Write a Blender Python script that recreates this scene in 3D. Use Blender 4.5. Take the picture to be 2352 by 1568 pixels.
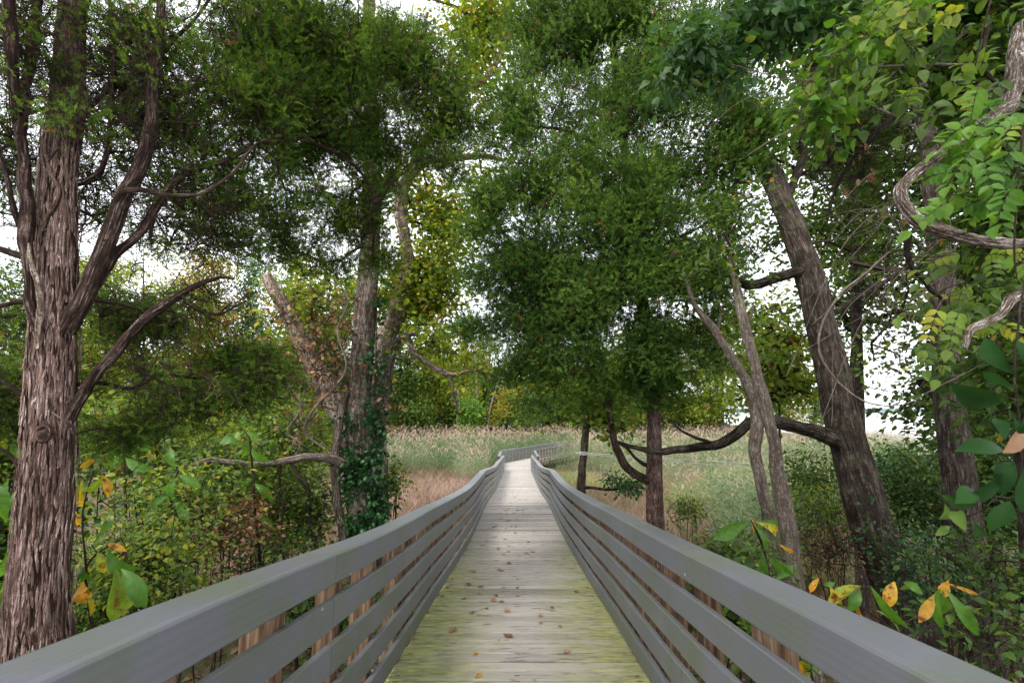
import bpy, math, random
import numpy as np
from mathutils import Vector
R = math.radians
rng = np.random.default_rng(7)
random.seed(7)
sc = bpy.context.scene
for _o in list(bpy.data.objects):
    bpy.data.objects.remove(_o)

# ------------------------------------------------------------------ camera, world, sun, exposure
PITCH = R(8.76)
cam = bpy.data.cameras.new("camera"); cam_o = bpy.data.objects.new("camera", cam)
sc.collection.objects.link(cam_o); sc.camera = cam_o
cam.sensor_width = 36; cam.lens = 16.0; cam.clip_start = 0.05; cam.clip_end = 9000
cam_o.location = (0, 0, 0); cam_o.rotation_euler = (R(90) + PITCH, 0, 0)
cam.dof.use_dof = True; cam.dof.focus_distance = 4.0; cam.dof.aperture_fstop = 3.2

world = bpy.data.worlds.new("World"); sc.world = world; world.use_nodes = True
wn = world.node_tree.nodes; wl = world.node_tree.links
for n in list(wn): wn.remove(n)
sky = wn.new('ShaderNodeTexSky'); sky.sky_type = 'NISHITA'; sky.sun_disc = False
SUN_EL, SUN_AZ = R(52), R(215)
sky.sun_elevation = SUN_EL; sky.sun_rotation = SUN_AZ; sky.air_density = 1.0; sky.dust_density = 3.0; sky.ozone_density = 1.0
wtc = wn.new('ShaderNodeTexCoord'); wns = wn.new('ShaderNodeTexNoise'); wns.inputs['Scale'].default_value = 2.2; wns.inputs['Detail'].default_value = 5
wl.new(wtc.outputs['Generated'], wns.inputs['Vector'])
cr = wn.new('ShaderNodeValToRGB'); cr.color_ramp.elements[0].position = .35; cr.color_ramp.elements[1].position = .7
cr.color_ramp.elements[0].color = (9.6, 9.8, 10.4, 1); cr.color_ramp.elements[1].color = (13.6, 13.6, 13.8, 1)
wl.new(wns.outputs['Fac'], cr.inputs['Fac'])
mx = wn.new('ShaderNodeMixRGB'); mx.inputs['Fac'].default_value = .8
wl.new(sky.outputs['Color'], mx.inputs['Color1']); wl.new(cr.outputs['Color'], mx.inputs['Color2'])
bg = wn.new('ShaderNodeBackground'); bg.inputs['Strength'].default_value = .10
wo = wn.new('ShaderNodeOutputWorld'); wl.new(mx.outputs['Color'], bg.inputs['Color']); wl.new(bg.outputs['Background'], wo.inputs['Surface'])

sun = bpy.data.lights.new("sun", 'SUN'); sun_o = bpy.data.objects.new("sun", sun); sc.collection.objects.link(sun_o)
sun.energy = 1.5; sun.angle = R(14); sun.color = (1, .96, .9)
sd = Vector((math.sin(SUN_AZ) * math.cos(SUN_EL), math.cos(SUN_AZ) * math.cos(SUN_EL), math.sin(SUN_EL)))
sun_o.rotation_euler = sd.to_track_quat('Z', 'Y').to_euler(); sun_o.location = (0, 0, 30)

sc.view_settings.view_transform = 'Standard'; sc.view_settings.look = 'None'
sc.view_settings.exposure = 1.4; sc.view_settings.gamma = 1.0
sc.render.engine = 'CYCLES'
cy = sc.cycles
cy.max_bounces = 8; cy.diffuse_bounces = 4; cy.glossy_bounces = 2; cy.transmission_bounces = 5; cy.transparent_max_bounces = 4
cy.use_denoising = True; cy.sample_clamp_indirect = 8
try: cy.denoiser = 'OPENIMAGEDENOISE'
except Exception: pass

# ------------------------------------------------------------------ helpers
F = 1045.3
def U(u, v, Y):
    x = (u - 1176) / F; yy = (784 - v) / F
    a = math.cos(PITCH) - yy * math.sin(PITCH); b = math.sin(PITCH) + yy * math.cos(PITCH)
    t = Y / a
    return np.array((x * t, Y, b * t))
def PX(w, Y): return w / F * Y            # width in pixels -> metres
def sstep(a, b, x):
    t = np.clip((x - a) / (b - a), 0, 1); return t * t * (3 - 2 * t)
def hash2(i, j, s=0):
    h = (i.astype(np.int64) * 374761393 + j.astype(np.int64) * 668265263 + s * 974634777) & 0xffffffff
    h = ((h ^ (h >> 13)) * 1274126177) & 0xffffffff
    return ((h ^ (h >> 16)) & 0xffff) / 65535.0
def vnoise(x, y, s=0, px=None):
    xi = np.floor(x); yi = np.floor(y); fx = x - xi; fy = y - yi
    fx = fx * fx * (3 - 2 * fx); fy = fy * fy * (3 - 2 * fy)
    x0, x1 = xi, xi + 1
    if px: x0 = np.mod(x0, px); x1 = np.mod(x1, px)
    a = hash2(x0, yi, s); b = hash2(x1, yi, s); c = hash2(x0, yi + 1, s); d = hash2(x1, yi + 1, s)
    return (a * (1 - fx) + b * fx) * (1 - fy) + (c * (1 - fx) + d * fx) * fy
def noise3(p, s=0):
    return (vnoise(p[:, 0] + 13.7 * s, p[:, 1], s) + vnoise(p[:, 1] + 5.1, p[:, 2], s + 1) + vnoise(p[:, 2] + 9.3, p[:, 0], s + 2)) / 3
MARSH = -4.8
def ground_z(x, y):
    x = np.asarray(x, float); y = np.asarray(y, float)
    z = -3.05 + (MARSH + 3.05) * sstep(7, 15, y + .25 * np.abs(x) * 0)
    d = y - (9.6 - .12 * x)                                   # creek crossing under the boardwalk
    z = z - 1.3 * np.exp(-(d / 1.3) ** 2)
    z = z + (vnoise(x * .8, y * .8, 3) - .5) * .22 + (vnoise(x * .12, y * .12, 5) - .5) * .3
    shore = x - (34 + .28 * y)                                 # bay on the right
    z = np.where(y > 30, z - 3.2 * sstep(0, 14, shore), z)
    z = z + 1.6 * sstep(62, 80, y) * (1 - sstep(-30, -5, shore))
    return z

def mesh_tri(name, V, T, mats, parent=None, base=(0, 0, 0), attr=None, uv=None, mi=None, smooth=False, col=None):
    V = np.asarray(V, np.float32) - np.asarray(base, np.float32); T = np.asarray(T, np.int32)
    k = T.shape[1]
    me = bpy.data.meshes.new(name)
    me.vertices.add(len(V)); me.vertices.foreach_set("co", V.ravel())
    me.loops.add(T.size); me.loops.foreach_set("vertex_index", T.ravel())
    me.polygons.add(len(T)); me.polygons.foreach_set("loop_start", np.arange(0, T.size, k, dtype=np.int32))
    me.polygons.foreach_set("loop_total", np.full(len(T), k, np.int32))
    if mi is not None: me.polygons.foreach_set("material_index", np.asarray(mi, np.int32))
    me.polygons.foreach_set("use_smooth", np.full(len(T), bool(smooth)))
    if uv is not None:
        l = me.uv_layers.new(name="UVMap"); l.data.foreach_set("uv", np.asarray(uv, np.float32)[T.ravel()].ravel())
    if attr is not None:
        a = me.attributes.new("tint", 'FLOAT', 'POINT'); a.data.foreach_set("value", np.asarray(attr, np.float32))
    me.update(calc_edges=True); me.validate()
    for m in (mats if isinstance(mats, (list, tuple)) else [mats]): me.materials.append(m)
    o = bpy.data.objects.new(name, me); sc.collection.objects.link(o)
    if parent: o.parent = parent
    return o
def thing(name, label, cat, loc=(0, 0, 0), group=None):
    o = bpy.data.objects.new(name, None); sc.collection.objects.link(o); o.location = tuple(float(c) for c in loc)
    o.empty_display_size = .2
    o['label'] = label; o['category'] = cat
    if group: o['group'] = group
    return o
def tag(o, label=None, cat=None, group=None, kind=None):
    if label: o['label'] = label
    if cat: o['category'] = cat
    if group: o['group'] = group
    if kind: o['kind'] = kind
    return o

class Acc:                                  # collects triangle soup for one mesh
    def __init__(s): s.V = []; s.T = []; s.A = []; s.UV = []; s.n = 0
    def add(s, V, T, A=None, UV=None):
        V = np.asarray(V, float); T = np.asarray(T, int)
        if T.shape[1] == 4: T = np.vstack([T[:, [0, 1, 2]], T[:, [0, 2, 3]]])
        s.V.append(V); s.T.append(T + s.n); s.n += len(V)
        s.A.append(np.zeros(len(V)) if A is None else np.broadcast_to(A, (len(V),)))
        s.UV.append(np.zeros((len(V), 2)) if UV is None else UV)
    def build(s, name, mat, parent=None, base=(0, 0, 0), smooth=False):
        return mesh_tri(name, np.vstack(s.V), np.vstack(s.T), mat, parent, base, np.concatenate(s.A), np.vstack(s.UV), smooth=smooth)

def catmull(P, seg):
    P = np.asarray(P, float); n = len(P)
    Q = np.vstack([2 * P[0] - P[1], P, 2 * P[-1] - P[-2]]); out = []
    for i in range(n - 1):
        p0, p1, p2, p3 = Q[i:i + 4]
        t = np.linspace(0, 1, seg, endpoint=False)[:, None]
        out.append(.5 * (2 * p1 + (p2 - p0) * t + (2 * p0 - 5 * p1 + 4 * p2 - p3) * t ** 2 + (3 * p1 - p0 - 3 * p2 + p3) * t ** 3))
    out.append(P[-1][None]); return np.vstack(out)
def tube(P, Rr, n=10, bark=None, seed=0, closed_tip=True, seg=6):
    """P (k,3) path, Rr (k) radii -> V,T,UV,A ; bark=(strip width m, strip length m, depth m)"""
    PR = catmull(np.hstack([np.asarray(P, float), np.asarray(Rr, float)[:, None]]), seg)
    if len(PR) > 12:
        s_ = np.concatenate([[0], np.cumsum(np.linalg.norm(np.diff(PR[:, :3], axis=0), axis=1))]); big = n >= 40
        q_ = s_ / (PR[:, 3].mean() * (5 if big else 7)); rw = PR[:, 3] * (.22 if big else .65)
        for c_ in range(3): PR[:, c_] += rw * (vnoise(q_, q_ * 0 + 3.3 * c_, seed + 40 + c_) - .5) + rw * .4 * (vnoise(q_ * 2.7, q_ * 0 + 1.3 * c_, seed + 50 + c_) - .5)
        PR[:, 3] *= 1 + (.07 if big else .25) * (vnoise(q_ * 1.3, q_ * 0, seed + 60) - .5)
    P = PR[:, :3]; r = np.maximum(PR[:, 3], .0015)
    d = np.gradient(P, axis=0); d /= np.linalg.norm(d, axis=1)[:, None] + 1e-9
    s = np.concatenate([[0], np.cumsum(np.linalg.norm(np.diff(P, axis=0), axis=1))])
    ref = np.array((1., 0, 0)) if abs(d[0][0]) < .8 else np.array((0, 1., 0))
    A = np.zeros_like(d); a = ref - d[0] * (ref @ d[0]); a /= np.linalg.norm(a)
    for i in range(len(P)):
        a = a - d[i] * (a @ d[i]); a /= np.linalg.norm(a) + 1e-9; A[i] = a
    B = np.cross(d, A)
    th = np.linspace(0, 2 * math.pi, n, endpoint=False)
    if n >= 8:
        # irregular section
        rr = r[:, None] * (1 + .10 * (vnoise(np.cos(th)[None, :] * 1.5 + 7 + seed, s[:, None] * 1.3 + np.sin(th)[None, :] * 1.5, seed) - .5) * 2)
    else: rr = r[:, None] * np.ones((1, n))
    ridge = np.zeros((len(P), n))
    if bark:
        w, l, dep = bark
        k = max(6, int(round(2 * math.pi * r.mean() / w)))
        x = th[None, :] / (2 * math.pi) * k + 0 * s[:, None]
        wob = (vnoise(x * .5, s[:, None] / l * .8 + 0 * x, seed + 11, px=max(1, k // 2)) - .5) * .6
        n1 = vnoise(x + wob, s[:, None] / l + 0 * x, seed + 1); n2 = vnoise(x * 2.3 + wob, s[:, None] / l * 2.1 + 0 * x, seed + 2)
        # periodic blend at the seam
        n1b = vnoise(x - k + wob, s[:, None] / l + 0 * x, seed + 1); n2b = vnoise((x - k) * 2.3 + wob, s[:, None] / l * 2.1 + 0 * x, seed + 2)
        bl = sstep(.88, 1., th / (2 * math.pi))[None, :]
        n1 = n1 * (1 - bl) + n1b * bl; n2 = n2 * (1 - bl) + n2b * bl
        ridge = 1 - np.abs(n1 - .5) * 2 * .7 - np.abs(n2 - .5) * .6
        rr = rr + dep * (ridge - .6)
    V = P[:, None, :] + rr[:, :, None] * (np.cos(th)[None, :, None] * A[:, None, :] + np.sin(th)[None, :, None] * B[:, None, :])
    m = len(P)
    UV = np.stack([np.broadcast_to(th[None, :] / (2 * math.pi), (m, n)) * 2 * math.pi * r.mean(), np.broadcast_to(s[:, None], (m, n))], -1).reshape(-1, 2)
    i = np.arange(m - 1)[:, None] * n; j = np.arange(n)[None, :]; j2 = (j + 1) % n
    q = np.stack([i + j, i + j2, i + n + j2, i + n + j], -1).reshape(-1, 4)
    V = V.reshape(-1, 3); T = np.vstack([q[:, [0, 1, 2]], q[:, [0, 2, 3]]]); Aa = ridge.ravel()
    # caps
    for c, idx in ((P[0], 0), (P[-1], (m - 1) * n)):
        V = np.vstack([V, c[None]]); k0 = len(V) - 1; UV = np.vstack([UV, UV[idx][None]]); Aa = np.append(Aa, .5)
        jj = np.arange(n); T = np.vstack([T, np.stack([idx + jj, idx + (jj + 1) % n, np.full(n, k0)], -1)])
    return V, T, UV, Aa
def pxpath(pts):                             # [(u,v,Y,wpx)] -> points, radii
    P = np.array([U(u, v, Y) for u, v, Y, w in pts]); r = np.array([PX(w, Y) / 2 / math.sqrt(1 + ((u - 1176) / F) ** 2) for u, v, Y, w in pts]); return P, r
def sticks(acc, P0, P1, r0, r1, sides=4):
    """many straight tapered sticks at once"""
    P0 = np.asarray(P0, float); P1 = np.asarray(P1, float)
    if len(P0) == 0: return
    d = P1 - P0; L = np.linalg.norm(d, axis=1)[:, None] + 1e-9; d = d / L
    ref = np.where(np.abs(d[:, 2:3]) < .9, np.array([[0, 0, 1.]]), np.array([[1., 0, 0]]))
    a = np.cross(d, ref); a /= np.linalg.norm(a, axis=1)[:, None] + 1e-9; b = np.cross(d, a)
    th = np.linspace(0, 2 * math.pi, sides, endpoint=False)
    ring = np.cos(th)[None, :, None] * a[:, None] + np.sin(th)[None, :, None] * b[:, None]
    r0 = np.broadcast_to(r0, (len(P0),)); r1 = np.broadcast_to(r1, (len(P0),))
    V = np.concatenate([P0[:, None] + ring * r0[:, None, None], P1[:, None] + ring * r1[:, None, None]], 1).reshape(-1, 3)
    j = np.arange(sides); j2 = (j + 1) % sides
    q = np.stack([j, j2, sides + j2, sides + j], -1)
    q = (q[None] + (np.arange(len(P0)) * 2 * sides)[:, None, None]).reshape(-1, 4)
    uv = np.zeros((len(V), 2)); uv[:, 0] = np.tile(np.concatenate([j, j]) * .02, len(P0)); uv[:, 1] = (V[:, 2] + V[:, 0])
    acc.add(V, q, np.full(len(V), .5), uv)
def unit(a): a = np.asarray(a, float); return a / (np.linalg.norm(a, axis=-1, keepdims=True) + 1e-9)
def scatter(acc, tmpl, pos, dirv, upv, scale, tint, ta=None):
    """tmpl=(V,T) with +Y the leaf axis, +Z its face normal"""
    TV, TT = tmpl; N = len(pos)
    if N == 0: return
    y = unit(dirv); x = unit(np.cross(y, upv)); z = np.cross(x, y)
    M = np.stack([x, y, z], 1)                                  # rows
    sc_ = np.broadcast_to(scale, (N,))
    V = (np.einsum('kc,ncd->nkd', TV, M) * sc_[:, None, None] + pos[:, None, :]).reshape(-1, 3)
    T = (TT[None] + (np.arange(N) * len(TV))[:, None, None]).reshape(-1, 3)
    A_ = np.repeat(np.broadcast_to(tint, (N,)), len(TV))
    if ta is not None: A_ = np.clip(A_ + np.tile(ta, N), 0, 1)
    acc.add(V, T, A_)

# ---- leaf templates
def leaf_from_outline(half, fold=.12, droop=.18):
    """half: [(y, halfwidth)] from base to tip"""
    V = []; T = []
    for (y, w) in half:
        zc = -droop * y * y
        V += [(-w, y, zc + fold * w), (0, y, zc), (w, y, zc + fold * w)]
    for i in range(len(half) - 1):
        a = 3 * i; b = a + 3
        for k in (0, 1):
            T += [(a + k, a + k + 1, b + k + 1), (a + k, b + k + 1, b + k)]
    V = np.array(V, float); T = np.array(T)
    # drop degenerate
    keep = [len({tuple(np.round(V[i], 5)) for i in t}) == 3 for t in T]
    return V, T[keep]
OVATE = leaf_from_outline([(0, 0), (.12, .2), (.4, .33), (.72, .2), (1, 0)], .3, .25)
OVATE_LO = (np.array([(0, 0, 0), (-.3, .45, .05), (.3, .45, .05), (0, 1, -.2)], float), np.array([(0, 2, 1), (1, 2, 3)]))
LANCE = leaf_from_outline([(0, 0), (.2, .12), (.5, .17), (.8, .1), (1, 0)], .3, .35)
LOBED = leaf_from_outline([(0, .01), (.1, .1), (.22, .30), (.30, .13), (.45, .42), (.56, .17), (.72, .34), (.82, .14), (1, .0)], .25, .2)
HEART = leaf_from_outline([(0, .0), (-.02, .22), (.2, .42), (.5, .38), (.8, .16), (1, 0)], .25, .2)
BIG = leaf_from_outline([(0, .01), (.05, .03), (.12, .07), (.25, .13), (.4, .19), (.55, .235), (.68, .24), (.8, .19), (.9, .1), (1, 0)], .35, .35)
def cedar_spray(seed, n=16, L=1.0, w=.07, ll=.32):
    r = np.random.default_rng(seed); V = []; T = []
    for i in range(n):
        y = .05 + .9 * i / n; side = (-1) ** i
        p = np.array((0, y, 0.)); d = np.array((side * r.uniform(.5, 1), r.uniform(.45, 1.0), r.uniform(-.6, .7))); d /= np.linalg.norm(d)
        q = p + d * ll * r.uniform(.7, 1.2) * (1 - .45 * y); s = np.cross(d, r.normal(size=3)); s /= np.linalg.norm(s); s *= w / 2
        k = len(V); m = p + (q - p) * .45
        V += [p - s * .3, m + s, q, m - s]; T += [(k, k + 1, k + 2), (k, k + 2, k + 3)]
    k = len(V); V += [(-.012, 0, 0), (.012, 0, 0), (0, 1.12, .02)]; T += [(k, k + 1, k + 2)]
    return np.array(V, float), np.array(T)
SPRAYS = [cedar_spray(i, n=15, w=.10, ll=.34) for i in range(5)]
SPRAYS_HI = [cedar_spray(20 + i, n=20, w=.085, ll=.34) for i in range(5)]

# ---- materials
def newmat(name):
    m = bpy.data.materials.new(name); m.use_nodes = True; nt = m.node_tree
    for n in list(nt.nodes): nt.nodes.remove(n)
    return m, nt, nt.nodes, nt.links
def ramp(N, stops, interp='LINEAR'):
    r = N.new('ShaderNodeValToRGB'); e = r.color_ramp.elements; r.color_ramp.interpolation = interp
    while len(e) < len(stops): e.new(.5)
    for i, (p, c) in enumerate(stops): e[i].position = p; e[i].color = (c[0], c[1], c[2], 1)
    return r
def noise(N, Lk, vec, scale, detail=4, rough=.55, dist=0):
    n = N.new('ShaderNodeTexNoise'); n.inputs['Scale'].default_value = scale; n.inputs['Detail'].default_value = detail
    n.inputs['Roughness'].default_value = rough; n.inputs['Distortion'].default_value = dist
    if vec is not None: Lk.new(vec, n.inputs['Vector'])
    return n
def mapping(N, Lk, src, scale=(1, 1, 1), loc=(0, 0, 0)):
    m = N.new('ShaderNodeMapping'); m.inputs['Scale'].default_value = scale; m.inputs['Location'].default_value = loc
    Lk.new(src, m.inputs['Vector']); return m
def mixc(N, Lk, a, b, fac, blend='MIX'):
    m = N.new('ShaderNodeMixRGB'); m.blend_type = blend
    for s, i in ((a, 'Color1'), (b, 'Color2')):
        if isinstance(s, tuple): m.inputs[i].default_value = (*s, 1)
        else: Lk.new(s, m.inputs[i])
    if isinstance(fac, (int, float)): m.inputs['Fac'].default_value = fac
    else: Lk.new(fac, m.inputs['Fac'])
    return m
def math_(N, Lk, op, a, b=None, c=None):
    m = N.new('ShaderNodeMath'); m.operation = op
    for i, s in enumerate((a, b, c)):
        if s is None: continue
        if isinstance(s, (int, float)): m.inputs[i].default_value = s
        else: Lk.new(s, m.inputs[i])
    return m.outputs[0]
def finish(nt, N, Lk, color, rough=.8, bump_src=None, bump=.3, dist=.01, spec=.3):
    p = N.new('ShaderNodeBsdfPrincipled'); o = N.new('ShaderNodeOutputMaterial')
    if isinstance(color, tuple): p.inputs['Base Color'].default_value = (*color, 1)
    else: Lk.new(color, p.inputs['Base Color'])
    if isinstance(rough, (int, float)): p.inputs['Roughness'].default_value = rough
    else: Lk.new(rough, p.inputs['Roughness'])
    p.inputs['Specular IOR Level'].default_value = spec
    if bump_src is not None:
        b = N.new('ShaderNodeBump'); b.inputs['Strength'].default_value = bump; b.inputs['Distance'].default_value = dist
        Lk.new(bump_src, b.inputs['Height']); Lk.new(b.outputs['Normal'], p.inputs['Normal'])
    Lk.new(p.outputs['BSDF'], o.inputs['Surface']); return p
def leafmat(name, stops, trans=.4, rough=.45, gloss=.25, vein=False, tcol=(1.5, 1.45, .6)):
    m, nt, N, Lk = newmat(name)
    at = N.new('ShaderNodeAttribute'); at.attribute_name = 'tint'
    r = ramp(N, stops); Lk.new(at.outputs['Fac'], r.inputs['Fac']); col = r.outputs['Color']
    geo = N.new('ShaderNodeNewGeometry')
    nz = noise(N, Lk, geo.outputs['Position'], 9 if not vein else 30, 3)
    rr = ramp(N, [(.3, (.72, .72, .72)), (.7, (1.2, 1.2, 1.15))]); Lk.new(nz.outputs['Fac'], rr.inputs['Fac'])
    mm = mixc(N, Lk, col, rr.outputs['Color'], 1, 'MULTIPLY'); col = mm.outputs['Color']
    if vein:   # blotches of turning colour, each leaf its own
        nb = noise(N, Lk, geo.outputs['Position'], 22, 3, .6); mb = ramp(N, [(.53, (0, 0, 0)), (.62, (1, 1, 1))]); Lk.new(nb.outputs['Fac'], mb.inputs['Fac'])
        mf = math_(N, Lk, 'MULTIPLY', mb.outputs['Color'], math_(N, Lk, 'GREATER_THAN', at.outputs['Fac'], .45))
        col = mixc(N, Lk, col, (.16, .065, .015), mf).outputs['Color']
    p = N.new('ShaderNodeBsdfPrincipled'); p.inputs['Roughness'].default_value = rough; p.inputs['Specular IOR Level'].default_value = gloss
    Lk.new(col, p.inputs['Base Color'])
    t = N.new('ShaderNodeBsdfTranslucent'); tc = mixc(N, Lk, col, tcol, 1, 'MULTIPLY'); Lk.new(tc.outputs['Color'], t.inputs['Color'])
    ms = N.new('ShaderNodeMixShader'); ms.inputs['Fac'].default_value = trans
    o = N.new('ShaderNodeOutputMaterial'); Lk.new(p.outputs[0], ms.inputs[1]); Lk.new(t.outputs[0], ms.inputs[2]); Lk.new(ms.outputs[0], o.inputs['Surface'])
    return m
def barkmat(name, dark, mid, light, sx=60, sy=6, bump=.6, green=0.0, crack=.35, dist=.02):
    m, nt, N, Lk = newmat(name)
    tc = N.new('ShaderNodeTexCoord'); mp = mapping(N, Lk, tc.outputs['UV'], (sx, sy, 1)); mf = mapping(N, Lk, tc.outputs['UV'], (sx * 3.1, sy * 2.2, 1))
    n1 = noise(N, Lk, mp.outputs[0], 1, 5, .6, .5); nf = noise(N, Lk, mf.outputs[0], 1, 4, .7, .3); n2 = noise(N, Lk, tc.outputs['Object'], 5, 4)
    at = N.new('ShaderNodeAttribute'); at.attribute_name = 'tint'
    ck = math_(N, Lk, 'MULTIPLY', math_(N, Lk, 'ABSOLUTE', math_(N, Lk, 'SUBTRACT', n1.outputs['Fac'], .5)), 7.5); ck = math_(N, Lk, 'MINIMUM', ck, 1.0)
    mc = mapping(N, Lk, tc.outputs['UV'], (sx * .45, sy * 3.2, 1), (3.1, 7.7, 0)); nc = noise(N, Lk, mc.outputs[0], 1, 4, .6, .8)
    ck2 = math_(N, Lk, 'MINIMUM', math_(N, Lk, 'ADD', math_(N, Lk, 'MULTIPLY', math_(N, Lk, 'ABSOLUTE', math_(N, Lk, 'SUBTRACT', nc.outputs['Fac'], .5)), 11), .25), 1.0)
    h = math_(N, Lk, 'ADD', math_(N, Lk, 'MULTIPLY', math_(N, Lk, 'MULTIPLY', ck, ck2), .30), math_(N, Lk, 'MULTIPLY', nf.outputs['Fac'], .50))
    h = math_(N, Lk, 'ADD', h, math_(N, Lk, 'MULTIPLY', at.outputs['Fac'], crack * .6))
    off = crack * .6 * .55
    r = ramp(N, [(.30 + off, dark), (.43 + off, mid), (.60 + off, light)]); Lk.new(h, r.inputs['Fac'])
    r2 = ramp(N, [(.3, (.62, .58, .56)), (.7, (1.25, 1.25, 1.27))]); Lk.new(n2.outputs['Fac'], r2.inputs['Fac'])
    c = mixc(N, Lk, r.outputs['Color'], r2.outputs['Color'], 1, 'MULTIPLY').outputs['Color']
    if green:
        n3 = noise(N, Lk, tc.outputs['Object'], 5, 4); rg = ramp(N, [(.5, (0, 0, 0)), (.7, (green,) * 3)]); Lk.new(n3.outputs['Fac'], rg.inputs['Fac'])
        c = mixc(N, Lk, c, (.10, .12, .05), rg.outputs['Color']).outputs['Color']
    finish(nt, N, Lk, c, .9, h, bump, dist, .1); return m

M = {}
M['cedar_bark'] = barkmat('cedar_bark', (.06, .035, .028), (.25, .165, .135), (.46, .37, .34), 125, 6.0, 1., dist=.03)
M['peel'] = barkmat('peeling_bark', (.12, .075, .06), (.31, .215, .18), (.55, .46, .43), 160, 7, .8, dist=.01)
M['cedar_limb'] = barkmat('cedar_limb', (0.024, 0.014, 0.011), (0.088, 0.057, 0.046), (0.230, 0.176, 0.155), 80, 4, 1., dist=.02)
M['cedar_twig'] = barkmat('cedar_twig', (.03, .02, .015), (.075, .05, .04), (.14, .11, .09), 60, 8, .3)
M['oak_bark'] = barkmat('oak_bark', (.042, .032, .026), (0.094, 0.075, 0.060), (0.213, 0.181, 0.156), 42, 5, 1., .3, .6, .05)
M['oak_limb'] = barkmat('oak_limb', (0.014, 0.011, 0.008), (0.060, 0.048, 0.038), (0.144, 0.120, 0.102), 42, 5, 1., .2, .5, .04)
M['old_bark'] = barkmat('old_bark', (0.065, 0.049, 0.039), (0.221, 0.182, 0.150), (0.442, 0.390, 0.338), 34, 6, 1., .2, .5, .04)
M['slim_bark'] = barkmat('slim_bark', (.10, .08, .066), (0.188, 0.156, 0.125), (0.338, 0.294, 0.250), 42, 9, .8, .3, .5, .03)
M['pale_bark'] = barkmat('pale_bark', (0.098, 0.073, 0.056), (0.308, 0.245, 0.196), (0.560, 0.476, 0.406), 26, 8, .8, .2, .5, .03)
M['drift'] = barkmat('silver_wood', (0.094, 0.066, 0.053), (0.394, 0.319, 0.263), (0.750, 0.750, 0.731), 130, 11, 1., dist=.02)
M['pale_twig'] = barkmat('pale_twig', (.10, .08, .065), (.19, .155, .13), (.28, .24, .21), 60, 8, .3)
M['dark_twig'] = barkmat('dark_twig', (.02, .015, .012), (.05, .038, .03), (.10, .08, .065), 60, 8, .3)
G0 = (.016, .055, .012)
M['cedar'] = leafmat('cedar_needles', [(0, (.034, .064, .015)), (.35, (.064, .122, .022)), (.7, (.125, .215, .036)), (.97, (.20, .28, .055)), (1, (.20, .10, .05))], .52, .7, .04)
M['cedar_blue'] = leafmat('cedar_needles_blue', [(0, (.032, .064, .020)), (.35, (.060, .118, .028)), (.7, (.108, .195, .044)), (.97, (.18, .28, .062)), (1, (.20, .10, .05))], .5, .7, .04)
M['oak_leaf'] = leafmat('oak_leaf', [(0, (.06, .11, .016)), (.45, (.13, .20, .022)), (.72, (.24, .28, .03)), (.9, (.34, .28, .03)), (.97, (.26, .11, .03)), (1, (.2, .09, .04))], .5)
M['green_leaf'] = leafmat('green_leaf', [(0, (.028, .062, .014)), (.5, (.074, .134, .026)), (.85, (.155, .235, .038)), (.96, (.28, .3, .04)), (1, (.3, .2, .03))], .45)
M['bluegreen_leaf'] = leafmat('bluegreen_leaf', [(0, (.03, .075, .025)), (.5, (.05, .12, .036)), (.9, (.09, .18, .05)), (1, (.22, .26, .05))], .4, .4, .35)
M['bright_leaf'] = leafmat('bright_leaf', [(0, (.05, .13, .02)), (.5, (.09, .2, .025)), (.85, (.17, .28, .035)), (1, (.32, .34, .04))], .45)
M['glossy_leaf'] = leafmat('glossy_leaf', [(0, (.010, .034, .010)), (.7, (.022, .065, .016)), (1, (.09, .15, .035))], .3, .5, .06)
M['ivy_leaf'] = leafmat('ivy_leaf', [(0, (.012, .05, .018)), (.7, (.03, .10, .025)), (1, (.07, .15, .03))], .25, .4, .3)
M['brown_leaf'] = leafmat('brown_leaf', [(0, (.13, .06, .03)), (.5, (.27, .14, .08)), (1, (.42, .26, .17))], .35)
M['pawpaw_leaf'] = leafmat('pawpaw_leaf', [(0, (.045, .13, .02)), (.5, (.09, .2, .025)), (.72, (.2, .28, .03)), (.85, (.5, .38, .03)), (1, (.55, .27, .04))], .45, .4, .3, vein=True)
M['litter'] = leafmat('dry_litter', [(0, (.07, .045, .03)), (.5, (.17, .11, .075)), (.9, (.3, .2, .13)), (1, (.35, .2, .06))], .15, .8, .1)
M['reed'] = leafmat('reed_blade', [(0, (.06, .12, .045)), (.35, (.14, .225, .105)), (.6, (.26, .30, .16)), (.8, (.42, .34, .25)), (.9, (.52, .37, .31)), (1, (.62, .46, .40))], .4, .6, .1, tcol=(1.15, 1.15, 1.0))
M['marsh'] = leafmat('marsh_grass_blade', [(0, (.10, .11, .05)), (.3, (.25, .17, .12)), (.6, (.38, .25, .20)), (.85, (.52, .38, .33)), (1, (.55, .45, .36))], .35, .8, .05, tcol=(1.1, 1.05, 1.0))
M['lime_grass'] = leafmat('lime_grass_blade', [(0, (.14, .2, .08)), (.5, (.28, .30, .14)), (.8, (.42, .36, .2)), (1, (.44, .30, .24))], .45, .6, .1, tcol=(1.2, 1.2, .8))

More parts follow.
